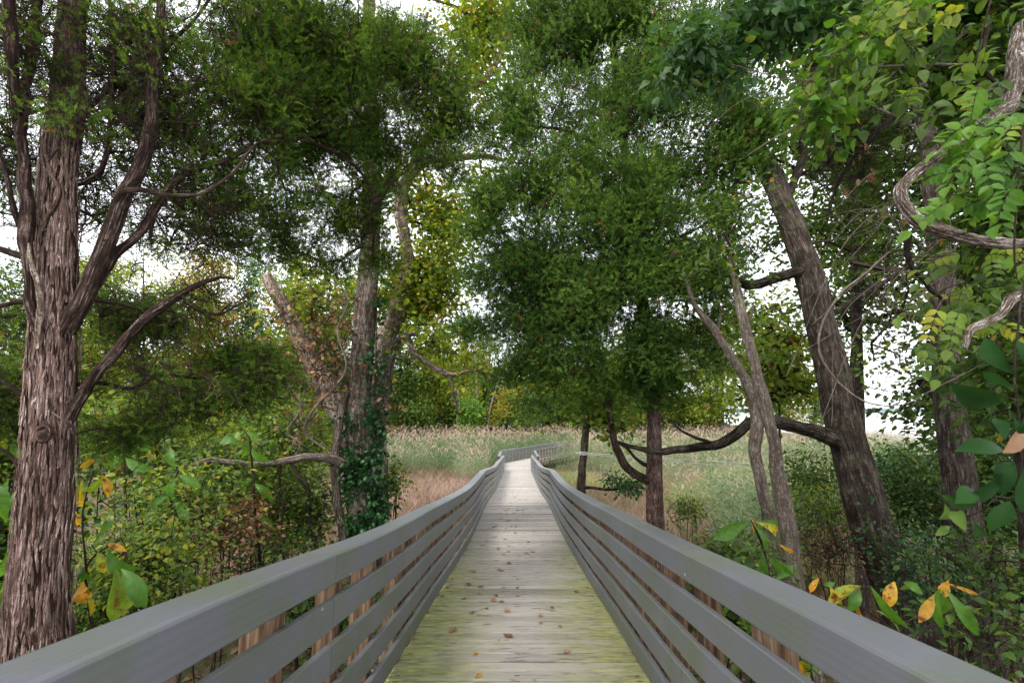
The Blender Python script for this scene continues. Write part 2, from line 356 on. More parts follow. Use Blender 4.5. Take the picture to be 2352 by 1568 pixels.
M['wood_far'] = leafmat('far_wood_leaf', [(0, (.035, .07, .02)), (.5, (.08, .13, .03)), (.8, (.17, .19, .04)), (1, (.24, .19, .05))], .4, .6, .1)
def mat_ground():
    m, nt, N, Lk = newmat('forest_floor'); tc = N.new('ShaderNodeTexCoord')
    a = noise(N, Lk, tc.outputs['Object'], 6, 8, .7); b = noise(N, Lk, tc.outputs['Object'], .35, 4)
    r = ramp(N, [(.3, (.028, .02, .013)), (.5, (.085, .058, .036)), (.7, (.17, .12, .08))]); Lk.new(a.outputs['Fac'], r.inputs['Fac'])
    r2 = ramp(N, [(.42, (0, 0, 0)), (.6, (.6, .6, .6))]); Lk.new(b.outputs['Fac'], r2.inputs['Fac'])
    c = mixc(N, Lk, r.outputs['Color'], (.07, .09, .03), r2.outputs['Color'])
    finish(nt, N, Lk, c.outputs['Color'], .95, a.outputs['Fac'], .8, .05, .1); return m
def mat_water():
    m, nt, N, Lk = newmat('still_water'); tc = N.new('ShaderNodeTexCoord')
    n = noise(N, Lk, tc.outputs['Object'], 3, 4)
    finish(nt, N, Lk, (.06, .065, .06), .08, n.outputs['Fac'], .12, .05, .6); return m
def mat_paint():
    m, nt, N, Lk = newmat('grey_rail_paint'); tc = N.new('ShaderNodeTexCoord')
    uvm = mapping(N, Lk, tc.outputs['UV'], (1.6, 26, 1)); g = noise(N, Lk, uvm.outputs[0], 1, 5, .6, 1.2)
    w = N.new('ShaderNodeTexWave'); w.wave_type = 'BANDS'; w.bands_direction = 'Y'; w.inputs['Scale'].default_value = .55; w.inputs['Distortion'].default_value = 9; w.inputs['Detail'].default_value = 2; w.inputs['Detail Scale'].default_value = .55
    uv2 = mapping(N, Lk, tc.outputs['UV'], (1.0, 22, 1)); Lk.new(uv2.outputs[0], w.inputs['Vector'])
    h = math_(N, Lk, 'ADD', math_(N, Lk, 'MULTIPLY', w.outputs['Fac'], .55), math_(N, Lk, 'MULTIPLY', g.outputs['Fac'], .5))
    big = noise(N, Lk, tc.outputs['Object'], .9, 3)
    base = ramp(N, [(.3, (.106, .111, .124)), (.7, (.138, .143, .158))]); Lk.new(big.outputs['Fac'], base.inputs['Fac'])
    n2 = noise(N, Lk, tc.outputs['Object'], 2.6, 6, .68); ra = ramp(N, [(.44, (0, 0, 0)), (.62, (.7, .7, .7))]); Lk.new(n2.outputs['Fac'], ra.inputs['Fac'])
    c = mixc(N, Lk, base.outputs['Color'], (.098, .118, .068), ra.outputs['Color']).outputs['Color']
    hr = ramp(N, [(.3, (.95, .95, .95)), (.6, (1.02, 1.02, 1.02))]); Lk.new(h, hr.inputs['Fac'])
    c = mixc(N, Lk, c, hr.outputs['Color'], 1, 'MULTIPLY').outputs['Color']
    vo = N.new('ShaderNodeTexVoronoi'); vo.inputs['Scale'].default_value = 5; Lk.new(tc.outputs['Object'], vo.inputs['Vector'])
    sp = ramp(N, [(.028, (1, 1, 1)), (.04, (0, 0, 0))]); Lk.new(vo.outputs['Distance'], sp.inputs['Fac'])
    c = mixc(N, Lk, c, (.5, .5, .5), sp.outputs['Color']).outputs['Color']
    at = N.new('ShaderNodeAttribute'); at.attribute_name = 'tint'
    r3 = ramp(N, [(0, (.9, .9, .9)), (1, (1.1, 1.1, 1.12))]); Lk.new(at.outputs['Fac'], r3.inputs['Fac'])
    c = mixc(N, Lk, c, r3.outputs['Color'], 1, 'MULTIPLY').outputs['Color']
    finish(nt, N, Lk, c, .45, h, .22, .002, .45); return m
def mat_deck():
    m, nt, N, Lk = newmat('weathered_plank'); tc = N.new('ShaderNodeTexCoord')
    at = N.new('ShaderNodeAttribute'); at.attribute_name = 'tint'
    cmb = N.new('ShaderNodeCombineXYZ'); sep = N.new('ShaderNodeSeparateXYZ'); Lk.new(tc.outputs['UV'], sep.inputs[0])
    Lk.new(sep.outputs[0], cmb.inputs[0]); Lk.new(sep.outputs[1], cmb.inputs[1]); Lk.new(math_(N, Lk, 'MULTIPLY', at.outputs['Fac'], 37), cmb.inputs[2])
    mp = mapping(N, Lk, cmb.outputs[0], (2.2, 70, 1)); g = noise(N, Lk, mp.outputs[0], 1, 6, .65, .6)
    mp2 = mapping(N, Lk, cmb.outputs[0], (2.6, 16, 1)); kn = noise(N, Lk, mp2.outputs[0], 1, 3, .6, 1.5)
    base = ramp(N, [(.25, (.24, .22, .195)), (.5, (.325, .302, .272)), (.75, (.40, .376, .342))]); Lk.new(g.outputs['Fac'], base.inputs['Fac'])
    r = ramp(N, [(.0, (.55, .55, .56)), (.25, (.85, .84, .83)), (.6, (.97, .97, .97)), (1, (1.12, 1.1, 1.06))]); Lk.new(at.outputs['Fac'], r.inputs['Fac'])
    c = mixc(N, Lk, base.outputs['Color'], r.outputs['Color'], 1, 'MULTIPLY').outputs['Color']
    kr = ramp(N, [(.57, (0, 0, 0)), (.68, (.8, .8, .8))]); Lk.new(kn.outputs['Fac'], kr.inputs['Fac'])
    c = mixc(N, Lk, c, (.085, .075, .065), kr.outputs['Color']).outputs['Color']
    # algae towards the edges of the first metres, where the trees drip on the deck
    gs = N.new('ShaderNodeSeparateXYZ'); Lk.new(tc.outputs['Object'], gs.inputs[0])
    ax = math_(N, Lk, 'ABSOLUTE', math_(N, Lk, 'SUBTRACT', gs.outputs[0], math_(N, Lk, 'MULTIPLY', gs.outputs[1], .012)))
    mr = N.new('ShaderNodeMapRange'); Lk.new(ax, mr.inputs[0]); mr.inputs[1].default_value = -.35; mr.inputs[2].default_value = 1.05
    my = N.new('ShaderNodeMapRange'); Lk.new(gs.outputs[1], my.inputs[0]); my.inputs[1].default_value = 6; my.inputs[2].default_value = 13; my.inputs[3].default_value = 1; my.inputs[4].default_value = .25
    mp3 = mapping(N, Lk, tc.outputs['Object'], (1.5, 5.5, 1)); an = noise(N, Lk, mp3.outputs[0], 1.3, 7, .72, .4)
    f = math_(N, Lk, 'MULTIPLY', math_(N, Lk, 'MULTIPLY', mr.outputs[0], my.outputs[0]), math_(N, Lk, 'MULTIPLY', an.outputs['Fac'], 2.0))
    fr = ramp(N, [(.34, (0, 0, 0)), (.80, (1, 1, 1))]); Lk.new(f, fr.inputs['Fac'])
    an2 = noise(N, Lk, mp3.outputs[0], 5, 4); ac = ramp(N, [(.35, (.11, .115, .03)), (.65, (.31, .33, .07))]); Lk.new(an2.outputs['Fac'], ac.inputs['Fac'])
    c = mixc(N, Lk, c, ac.outputs['Color'], math_(N, Lk, 'MULTIPLY', fr.outputs['Color'], math_(N, Lk, 'ADD', math_(N, Lk, 'MULTIPLY', g.outputs['Fac'], .8), .35))).outputs['Color']
    finish(nt, N, Lk, c, .85, math_(N, Lk, 'SUBTRACT', g.outputs['Fac'], math_(N, Lk, 'MULTIPLY', kr.outputs['Color'], .3)), .5, .006, .2); return m
def mat_post():
    m, nt, N, Lk = newmat('treated_pine'); tc = N.new('ShaderNodeTexCoord')
    mp = mapping(N, Lk, tc.outputs['Object'], (38, 38, 2.2)); g = noise(N, Lk, mp.outputs[0], 1, 5, .6, .8)
    r = ramp(N, [(.34, (.05, .028, .016)), (.46, (.14, .085, .048)), (.6, (.26, .175, .105)), (.8, (.38, .29, .19))]); Lk.new(g.outputs['Fac'], r.inputs['Fac'])
    at = N.new('ShaderNodeAttribute'); at.attribute_name = 'tint'; rt = ramp(N, [(0, (.55, .5, .5)), (1, (1.05, 1.05, 1.1))]); Lk.new(at.outputs['Fac'], rt.inputs['Fac'])
    c = mixc(N, Lk, r.outputs['Color'], rt.outputs['Color'], 1, 'MULTIPLY').outputs['Color']
    finish(nt, N, Lk, c, .8, g.outputs['Fac'], .4, .004, .2); return m
m_, nt_, N_, L_ = newmat('weathered_post'); tc_ = N_.new('ShaderNodeTexCoord'); mp_ = mapping(N_, L_, tc_.outputs['Object'], (30, 30, 2)); n_ = noise(N_, L_, mp_.outputs[0], 1, 4); r_ = ramp(N_, [(.3, (.26, .19, .15)), (.7, (.48, .42, .37))]); L_.new(n_.outputs['Fac'], r_.inputs['Fac']); finish(nt_, N_, L_, r_.outputs['Color'], .85); M['grey_post'] = m_
M['ground'] = mat_ground(); M['water'] = mat_water(); M['paint'] = mat_paint(); M['deck'] = mat_deck(); M['post'] = mat_post()
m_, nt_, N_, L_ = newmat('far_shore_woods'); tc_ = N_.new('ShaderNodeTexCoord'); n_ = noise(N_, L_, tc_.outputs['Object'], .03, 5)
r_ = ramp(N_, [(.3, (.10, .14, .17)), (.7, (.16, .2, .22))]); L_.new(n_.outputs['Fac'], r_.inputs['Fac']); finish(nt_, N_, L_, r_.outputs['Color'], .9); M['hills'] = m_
m_, nt_, N_, L_ = newmat('galvanised_wire'); finish(nt_, N_, L_, (.5, .5, .5), .4, spec=.5); M['wire'] = m_

# ------------------------------------------------------------------ setting: ground, water, hills
def grid(xs, ys, zf):
    X, Y = np.meshgrid(xs, ys); Z = zf(X.ravel(), Y.ravel())
    V = np.stack([X.ravel(), Y.ravel(), Z], -1); nx, ny = len(xs), len(ys)
    i = np.arange(ny - 1)[:, None] * nx; j = np.arange(nx - 1)[None]
    q = np.stack([i + j, i + j + 1, i + nx + j + 1, i + nx + j], -1).reshape(-1, 4); return V, q
def warp(a, b, n, p=2.2): t = np.linspace(-1, 1, n); s = np.sign(t) * np.abs(t) ** p; return np.where(s < 0, -s * a, s * b)
xs = warp(-600, 600, 170, 2.6); ys = np.concatenate([np.linspace(-6, 20, 90), 20 + 680 * np.linspace(0, 1, 80)[1:] ** 2.2])
V, q = grid(xs, ys, ground_z); tag(mesh_tri('ground', V, q, M['ground'], smooth=True), kind='structure')
xs = np.array([-3000, -10, 10, 3000.]); ys = np.array([-6, 8, 60, 400, 3500.])
V, q = grid(xs, ys, lambda x, y: 0 * x - 5.02); tag(mesh_tri('water', V, q, M['water']), kind='structure')
xs = np.linspace(-400, 3000, 160); hh = 16 + 9 * vnoise(xs * .004, xs * 0, 4) + 2 * vnoise(xs * .03, xs * 0, 9)
V = []; 
for k, (yy, f) in enumerate(((2300, 0), (2330, .75), (2400, 1), (2800, .9), (2900, 0))):
    V.append(np.stack([xs, np.full_like(xs, yy) + 120 * vnoise(xs * .003, xs * 0, 8), hh * f - 6], -1))
V = np.vstack(V); nx = 160; i = np.arange(4)[:, None] * nx; j = np.arange(nx - 1)[None]
q = np.stack([i + j, i + j + 1, i + nx + j + 1, i + nx + j], -1).reshape(-1, 4)
tag(mesh_tri('hills', V, q, M['hills'], smooth=True), kind='structure')

# ------------------------------------------------------------------ boardwalk
HW = .90; RAIL_H = 1.0
PROF = np.array([(-1.5, -.42), (0, -.48), (1.07, -.57), (1.28, -.596), (1.51, -.624), (1.83, -.662), (2.23, -.711), (2.58, -.757), (3.0, -.807), (3.79, -.891), (5.2, -1.035), (5.99, -1.131), (7.27, -1.263), (8.7, -1.408), (10.15, -1.52), (11.56, -1.586), (13.39, -1.645), (14.6, -1.77), (16.01, -1.912), (18.87, -2.20), (21.26, -2.38), (23.96, -2.50), (27, -2.72), (30.66, -2.91), (32.3, -2.98)])
def rail_z(y):
    a = np.interp(y, PROF[:, 0], PROF[:, 1])
    for k in (.35,): a = .5 * a + .25 * np.interp(y - k, PROF[:, 0], PROF[:, 1]) + .25 * np.interp(y + k, PROF[:, 0], PROF[:, 1])
    return a
def cxl(y): return .012 * y
def deck_z(y): return rail_z(y) - RAIL_H
PLAT_TOP = -3.05
def sweep(acc, path, off0, off1, z0, z1, sgn, tint, bev=.004, bo=None):
    """board swept along plan path (k,3: x,y,ztop); off = outward offset range; z relative to ztop"""
    p = path[:, :2]; d = np.gradient(p, axis=0); d /= np.linalg.norm(d, axis=1)[:, None]
    nrm = np.stack([-d[:, 1], d[:, 0]], -1) * sgn
    bo = bev if bo is None else bo
    sec = [(off0 + bev, z0), (off1 - bev, z0), (off1, z0 + bev), (off1, z1 - bo), (off1 - bo, z1), (off0 + bev, z1), (off0, z1 - bev), (off0, z0 + bev)]
    n = len(sec); k = len(path); V = np.zeros((k, n, 3))
    s = np.concatenate([[0], np.cumsum(np.linalg.norm(np.diff(p, axis=0), axis=1))]) + rng.uniform(0, 50)
    per = np.concatenate([[0], np.cumsum([math.dist(sec[i], sec[(i + 1) % n]) for i in range(n - 1)])])
    for a, (o, z) in enumerate(sec):
        V[:, a, 0] = p[:, 0] + nrm[:, 0] * o; V[:, a, 1] = p[:, 1] + nrm[:, 1] * o; V[:, a, 2] = path[:, 2] + z
    uv = np.stack([np.broadcast_to(s[:, None], (k, n)), np.broadcast_to(per[None], (k, n))], -1).reshape(-1, 2)
    i = np.arange(k - 1)[:, None] * n; j = np.arange(n)[None]; j2 = (j + 1) % n
    q = np.stack([i + j, i + j2, i + n + j2, i + n + j], -1).reshape(-1, 4)
    T = [q[:, [0, 1, 2]], q[:, [0, 2, 3]]]
    for e in (0, (k - 1) * n): T.append(np.array([(e, e + b, e + b + 1) for b in range(1, n - 1)]))
    acc.add(V.reshape(-1, 3), np.vstack(T), tint, uv)
def railing(label, path, sgn, root_loc, joint_phase=0., board=4.88, post_bottom=.45, pm='post'):
    root = thing('railing', label, 'railing', root_loc)
    p = path[:, :2]; s = np.concatenate([[0], np.cumsum(np.linalg.norm(np.diff(p, axis=0), axis=1))]); L = s[-1]
    def at(ss): return np.stack([np.interp(ss, s, path[:, c]) for c in range(3)], -1)
    specs = [('cap_rail', .0381, .172, -.038, -.0004, .0015)]
    specs.append(('fascia_board', .0, .038, -.142, 0, .007))
    zt = -.142 - .065
    for k in range(4):
        specs.append(('slat', .0, .036, zt - .138, zt, .005)); zt -= .138 + .070
    for si, (nm, o0, o1, z0, z1, bv) in enumerate(specs):
        acc = Acc(); a = 0.; b = (joint_phase) % board or board
        while a < L - .05:
            b = min(b, L); nn = max(2, int((b - a) / .12)); ss = np.linspace(a + .0015, b - .0015, nn)
            pp = at(ss); jz = rng.uniform(-.0035, .0035) * (nm == 'slat'); jo = rng.uniform(-.002, .002); bow = rng.uniform(-.004, .004) * (nm == 'slat')
            pp = pp.copy(); pp[:, 2] += jz + bow * np.sin(np.linspace(0, math.pi, nn))
            sweep(acc, pp, o0 + (jo if nm == 'slat' else 0), o1 + (jo if nm == 'slat' else 0), z0, z1, sgn, rng.uniform(.15, .95), bv, .0008 if nm == 'fascia_board' else None)
            a = b; b = a + board
        acc.build(nm, M['paint'], root, root_loc, smooth=False)
    n = int(L / .61)
    for k in range(n + 1):
        c = at(np.array([min(L - .12, .10 + k * .61)]))[0]; c2 = at(np.array([min(L - .05, .10 + k * .61 + .05)]))[0]
        d = c2[:2] - c[:2]; d /= np.linalg.norm(d) + 1e-9; nr = np.array((-d[1], d[0])) * sgn
        
        o0, o1, hy = .041, .041 + (.135 if k % 2 else .105), .044
        zt = c[2] - .0405; zb = c[2] - RAIL_H - post_bottom - (rng.uniform(0, .02))
        xs_ = [(o0, -hy), (o1, -hy), (o1, hy), (o0, hy)]; b_ = .004
        sec = []
        for (o, h) in xs_:
            so = 1 if o == o0 else -1; sh = 1 if h < 0 else -1
            pr = [(o + so * b_, h), (o, h + sh * b_)]
            sec += pr if (so * sh < 0) else pr[::-1]
        V = []
        for z in (zb, zt):
            for (o, h) in sec: V.append((c[0] + nr[0] * o + d[0] * h, c[1] + nr[1] * o + d[1] * h, z))
        m = len(sec); T = [(i, (i + 1) % m, m + (i + 1) % m) for i in range(m)] + [(i, m + (i + 1) % m, m + i) for i in range(m)] + [(0, i, i + 1) for i in range(1, m - 1)] + [(m, m + i, m + i + 1) for i in range(1, m - 1)]
        mesh_tri('post', V, T, M[pm], root, root_loc, attr=np.full(len(V), rng.uniform(0, 1)))
    return root
ysr = np.arange(-1.2, 32.3, .12)
for sgn, lab, ph in ((1, 'long grey board railing on the left side of the boardwalk, beside the reddish cedar trunk', 3.6), (-1, 'long grey board railing on the right side of the boardwalk, below the slim cedar', 3.95)):
    wob = (.012 if sgn > 0 else .01) * np.sin(ysr * .8 + sgn)
    path = np.stack([cxl(ysr) - sgn * (HW + wob * 0), ysr, rail_z(ysr) + (.055 * (1 - sstep(1.2, 4.5, ysr)) if sgn > 0 else 0) + .004 * np.sin(ysr * 1.1 + 2 * sgn)], -1)
    railing(lab, path, sgn, (float(path[0][0]), -1.2, deck_z(-1.2)), ph)
def polyl(pts, z, step=.12, z2=None):
    pts = np.array(pts, float); out = []
    for a, b in zip(pts[:-1], pts[1:]):
        n = max(2, int(np.linalg.norm(b - a) / step)); out.append(a + (b - a) * np.linspace(0, 1, n, endpoint=False)[:, None])
    out.append(pts[-1][None]); o = np.vstack(out); return np.hstack([o, np.full((len(o), 1), z)])
railing('short grey railing on the left side of the landing at the far end', polyl([(-.82, 32.45), (-.80, 36.8)], PLAT_TOP), 1, (-.82, 32.45, PLAT_TOP - RAIL_H), 2.4)
railing('short grey railing on the right side of the landing at the far end', polyl([(1.72, 32.45), (1.70, 37.3)], PLAT_TOP), -1, (1.72, 32.45, PLAT_TOP - RAIL_H), 2.4)
railing('grey railing across the boardwalk end, turning right before the tall reeds', polyl([(-.78, 37.05), (1.5, 41.2), (4.1, 46.0), (5.8, 49.0)], PLAT_TOP), 1, (-.78, 37.05, PLAT_TOP - RAIL_H), 4.4, pm='grey_post')
railing('far railing of the right-turning walk, seen from outside with brown posts showing', polyl([(1.78, 37.45), (4.3, 42.2), (6.0, 45.4), (6.9, 47.2)], PLAT_TOP), -1, (1.78, 37.45, PLAT_TOP - RAIL_H), 4.4, post_bottom=.35, pm='grey_post')

bw = thing('boardwalk', 'weathered wooden boardwalk sloping down between grey railings to a right turn', 'boardwalk', (0, -1.2, deck_z(-1.2)))
bwb = (0, -1.2, float(deck_z(-1.2)))
acc = Acc()
def plank(acc, c, d, halfw, wid, th, tint, tilt, zc, slope):
    """c centre xy, d across direction (unit), along n"""
    n = np.array((-d[1], d[0])); nx = 9; V = []; uv = []
    ts = np.linspace(-1, 1, nx); u0 = rng.uniform(0, 40)
    sag = rng.uniform(-.002, .002); cup = .0012
    b = .008
    sec = [(-wid / 2, -th), (-wid / 2, -b), (-wid / 2 + b, 0), (0, -cup), (wid / 2 - b, 0), (wid / 2, -b), (wid / 2, -th)]
    for t in ts:
        for (s, z) in sec:
            p = c + d * (t * halfw) + n * s
            V.append((p[0], p[1], zc + z + slope * s + tilt * t + sag * (1 - t * t))); uv.append((u0 + t * halfw, s + tint * 3))
    m = len(sec); i = np.arange(nx - 1)[:, None] * m; j = np.arange(m)[None]; j2 = (j + 1) % m
    q = np.stack([i + j, i + m + j, i + m + j2, i + j2], -1).reshape(-1, 4)
    acc.add(V, q, tint, np.array(uv))
y = -1.2
while y < 32.2:
    wid = rng.choice([.138, .138, .140, .135]); sl = float((deck_z(y + .1) - deck_z(y - .1)) / .2)
    plank(acc, np.array((cxl(y), y)), np.array((1., 0)), HW + rng.uniform(.02, .05), wid, .036, rng.uniform(0, 1) ** .8, rng.uniform(-.0015, .0015), float(deck_z(y)) + rng.uniform(-.0015, .0015), sl)
    y += wid + rng.uniform(.009, .015)
acc.build('deck', M['deck'], bw, bwb)
acc = Acc(); pd = PLAT_TOP - RAIL_H
y = 32.38
while y < 41.6:
    xl = -.86 + max(0, y - 37.05) * .55; xr = 1.78 + max(0, y - 37.45) * .53
    plank(acc, np.array(((xl + xr) / 2, y)), np.array((1., 0)), (xr - xl) / 2, .138, .036, rng.uniform(0, 1), 0, pd, 0); y += .145
acc.build('landing_deck', M['deck'], bw, bwb)
acc = Acc(); dirv = np.array((4.9, 8.95)); dirv /= np.linalg.norm(dirv); nrm = np.array((dirv[1], -dirv[0])); c0 = np.array((.55, 37.6))
for k in range(22, 84):
    c = c0 + dirv * (k * .146) + nrm * .35
    plank(acc, c, nrm, 1.0 if k > 9 else .4 + .06 * k, .138, .036, rng.uniform(0, 1), 0, pd - .0045, 0)
acc.build('turned_deck', M['deck'], bw, bwb)
def boxm(acc, x0, x1, y0, y1, z0, z1, t=.5):
    V = [(x, y, z) for z in (z0, z1) for y in (y0, y1) for x in (x0, x1)]
    acc.add(V, [(0, 2, 3, 1), (4, 5, 7, 6), (0, 1, 5, 4), (2, 6, 7, 3), (0, 4, 6, 2), (1, 3, 7, 5)], t)
for off in (-.86, 0, .86):
    acc = Acc(); yy = np.arange(-1.2, 32.3, .4)
    for a in yy[:-1]:
        z = float(deck_z(a)) - .039
        boxm(acc, cxl(a) + off - .019, cxl(a) + off + .019, a, a + .4, z - .235, z - .003)
    acc.build('joist', M['post'], bw, bwb)
for yy in np.arange(.6, 36.5, 2.44):
    for sx in (-1.14, 1.14):
        a = Acc(); zt = float(deck_z(min(yy, 32.2))) - .04; x = cxl(yy) + sx; gz = float(ground_z(x, yy)) - .4
        boxm(a, x - .09, x + .09, yy - .09, yy + .09, gz, zt - .25, .6); a.build('pile', M['post'], bw, bwb)

# ------------------------------------------------------------------ fallen leaves on the deck
def leaf_obj(name, label, tmpl, loc, rz, size, mat, tint, group=None, curl=.5):
    TV, TT = tmpl; V = TV.copy() - np.array((0, .5, 0)); V[:, 2] = curl * (V[:, 0] ** 2 * 1.2 + .5 * V[:, 1] ** 2) + .03 * rng.normal(size=len(V)) * .5
    V[:, 2] -= V[:, 2].min()
    c, s = math.cos(rz), math.sin(rz); V = V @ np.array([[c, s, 0], [-s, c, 0], [0, 0, 1]]) * size
    o = mesh_tri(name, V, TT, mat, attr=np.full(len(V), tint)); o.location = loc
    return tag(o, label, 'leaf', group)
def on_deck(u, v):
    lo, hi = .5, 34
    for _ in range(40):
        mid = (lo + hi) / 2; p = U(u, v, mid)
        if p[2] > deck_z(mid): lo = mid
        else: hi = mid
    p = U(u, v, lo); p[2] = float(deck_z(lo)) + .003; return p
special = [(1100, 1552, 'bright orange leaf lying on the planks at the bottom edge of the deck', OVATE, .065, 'pawpaw_leaf', .97),
           (1093, 1503, 'orange leaf curled on the dark streaked plank, second orange leaf from the bottom', OVATE, .06, 'pawpaw_leaf', .95),
           (1302, 1496, 'crinkled pinkish brown leaf near the right edge of the deck', LOBED, .08, 'brown_leaf', .85),
           (1145, 1470, 'tiny orange leaf scrap in the middle of the deck below the forked twig', OVATE, .04, 'pawpaw_leaf', .96),
           (1084, 1408, 'brown leaf at the left end of the thin curved twig on the deck', LOBED, .085, 'brown_leaf', .4),
           (1118, 1398, 'small reddish leaf at the right end of the thin curved twig on the deck', OVATE, .055, 'brown_leaf', .2),
           (1062, 1352, 'yellow leaf touching dark brown leaves on the left of the deck', OVATE, .07, 'pawpaw_leaf', .8),
           (1076, 1343, 'large dark brown lobed leaf beside the yellow leaf on the deck', LOBED, .12, 'brown_leaf', .05),
           (1065, 1375, 'reddish curled leaf below the yellow leaf on the deck', OVATE, .075, 'brown_leaf', .15),
           (1150, 1310, 'largest pinkish brown leaf in the middle of the deck', LOBED, .13, 'brown_leaf', .45)]
for (u, v, lab, tm, sz, mt, tn) in special:
    leaf_obj('fallen_leaf', lab, tm, on_deck(u, v), rng.uniform(0, 6.28), sz, M[mt], tn)
P = np.array([on_deck(a, b) + (0, 0, .008) for a, b in ((1085, 1407), (1098, 1404), (1110, 1399), (1122, 1397))])
V, T, uv, A = tube(P, [.002, .0022, .002, .0015], 5, seg=4); tag(mesh_tri('twig', V, T, M['dark_twig'], attr=A, uv=uv), 'thin curved twig lying between two small leaves on the deck', 'twig')
for k in range(130):
    v = 1085 + 460 * rng.beta(1.0, 2.6); hwp = max(6, (v - 1010) * .48); u = 1184 + hwp * np.clip(rng.normal(-.15, .42), -.93, .93)
    p = on_deck(u, v); d_ = rng.random()
    tn_ = rng.random(); cn = 'dark brown' if tn_ < .33 else 'reddish brown' if tn_ < .66 else 'pale tan'; zn = 'nearer, greener' if v > 1230 else 'farther, paler'
    leaf_obj('fallen_leaf', 'small %s leaf lying on the %s planks of the boardwalk' % (cn, zn), LOBED if d_ < .5 else OVATE, p, rng.uniform(0, 6.28), rng.uniform(.055, .115), M['brown_leaf'], tn_, '%s leaves on the %s planks' % (cn, zn), .7)

# ------------------------------------------------------------------ tree machinery
def sample_ell(ells, n):
    """ells: (u,v,Y, ru_px, rv_px, rY m, weight)"""
    w = np.array([e[6] if len(e) > 6 else 1. for e in ells]) * np.array([e[3] * e[4] * 1. for e in ells]); w = w / w.sum()
    out = []
    for e, k in zip(ells, rng.multinomial(n, w)):
        c = U(e[0], e[1], e[2]); r = np.array((PX(e[3], e[2]), e[5], PX(e[4], e[2])))
        d = unit(rng.normal(size=(k, 3))) * (rng.random((k, 1)) ** .5) * (1 + .28 * rng.normal(size=(k, 1)).clip(-1, 2)); out.append(c + d * r)
    return np.vstack(out)
def gaps(P, scale, thr, seed):
    return P[noise3(P * scale + 100, seed) > thr]
def colonize(stem_nodes, targets, step=.3, wob=.12, droop=0.):
    P = [np.asarray(s) for s in stem_nodes]; n0 = len(P); arr = np.zeros((n0 + len(targets) * 14 + 10, 3)); arr[:n0] = P; n = n0
    par = [-1] * n0; D = np.array([np.min(np.linalg.norm(arr[:n0] - t, axis=1)) for t in targets]); tips = []
    dep = np.zeros(len(arr))
    for ti in np.argsort(D):
        t = targets[ti]; dd = np.linalg.norm(arr[:n] - t, axis=1) + .25 * dep[:n]; k = int(np.argmin(dd)); a = arr[k]
        dist = np.linalg.norm(t - a); m = int(min(12, max(1, math.ceil(dist / step)))); last = k
        off = rng.normal(size=3) * wob * dist
        for s in range(1, m + 1):
            f = s / m; p = a + (t - a) * f + off * math.sin(math.pi * f) * .8 + rng.normal(size=3) * wob * step * .35 * (s < m)
            p[2] -= droop * dist * math.sin(math.pi * f)
            arr[n] = p; par.append(last); dep[n] = dep[last] + np.linalg.norm(p - arr[last]); last = n; n += 1
        tips.append(last)
    par = np.array(par); cnt = np.zeros(n)
    cnt[tips] += 1
    for i in range(n - 1, n0 - 1, -1):
        if par[i] >= 0: cnt[par[i]] += cnt[i]
    return arr[:n], par, cnt, n0, np.array(tips)
def branchwork(acc, arr, par, cnt, n0, rtip, rexp=.5, rmax=.08, sides=4):
    i = np.arange(n0, len(arr)); p = par[i]
    r = np.minimum(rmax, rtip * np.maximum(cnt, 1) ** rexp)
    r0 = np.where(p >= n0, r[p], r[i]); r0 = np.minimum(r0, r[i] * 1.5)
    sticks(acc, arr[p], arr[i] + (arr[i] - arr[p]) * .04, r0, r[i], sides)
def twigs(acc, arr, n0, k, L, r, up=.2, n_per=1):
    r = r * 1.5
    idx = rng.integers(n0, len(arr), k); p = arr[idx]; d = unit(rng.normal(size=(k, 3)) + (0, 0, up)); l = rng.uniform(.4, 1, (k, 1)) * L
    m = p + d * l * .5 + rng.normal(size=(k, 3)) * L * .1; e = m + unit(d + rng.normal(size=(k, 3)) * .5) * l * .5
    sticks(acc, p, m, r, r * .75, 3); sticks(acc, m, e, r * .75, r * .4, 3)
    b = m + unit(d + rng.normal(size=(k, 3)) * 1.) * l * .4; sticks(acc, m, b, r * .6, r * .3, 3)
    return e
def foliage(acc, tips, outward_from, n, rad, size, tmpls, up=.35, flat=False, tintbase=None, droop=0.):
    """n leaves per tip clump, gaussian radius rad"""
    if n < 1 or len(tips) == 0: return
    N = len(tips) * n; ct = rng.normal(.42, .24, len(tips)) if tintbase is None else rng.normal(tintbase[0], tintbase[1], len(tips))
    o = rng.normal(size=(N, 3)) * rad * np.array((1, 1, .75)); base = np.repeat(tips, n, 0); pos = base + o
    tint = np.clip(np.repeat(ct, n) + rng.normal(0, .14, N), 0, .96); tint[rng.random(N) < .012] = 1.
    if flat:
        dv = unit(o * np.array((1, 1, .4)) + rng.normal(size=(N, 3)) * rad * .8 + (0, 0, -droop * rad)); upv = unit(rng.normal(size=(N, 3)) * .55 + (0, 0, 1))
    else:
        dv = unit(.8 * unit(o) + .45 * unit(base - outward_from) + rng.normal(size=(N, 3)) * .6 + (0, 0, up * .7)); upv = unit(rng.normal(size=(N, 3)))
    s = size * rng.uniform(.65, 1.3, N); g = rng.integers(0, len(tmpls), N)
    for k, t in enumerate(tmpls):
        m = g == k; scatter(acc, t, pos[m], dv[m], upv[m], s[m], tint[m])
LIMB = {'cedar_bark': 'cedar_limb', 'oak_bark': 'oak_limb'}
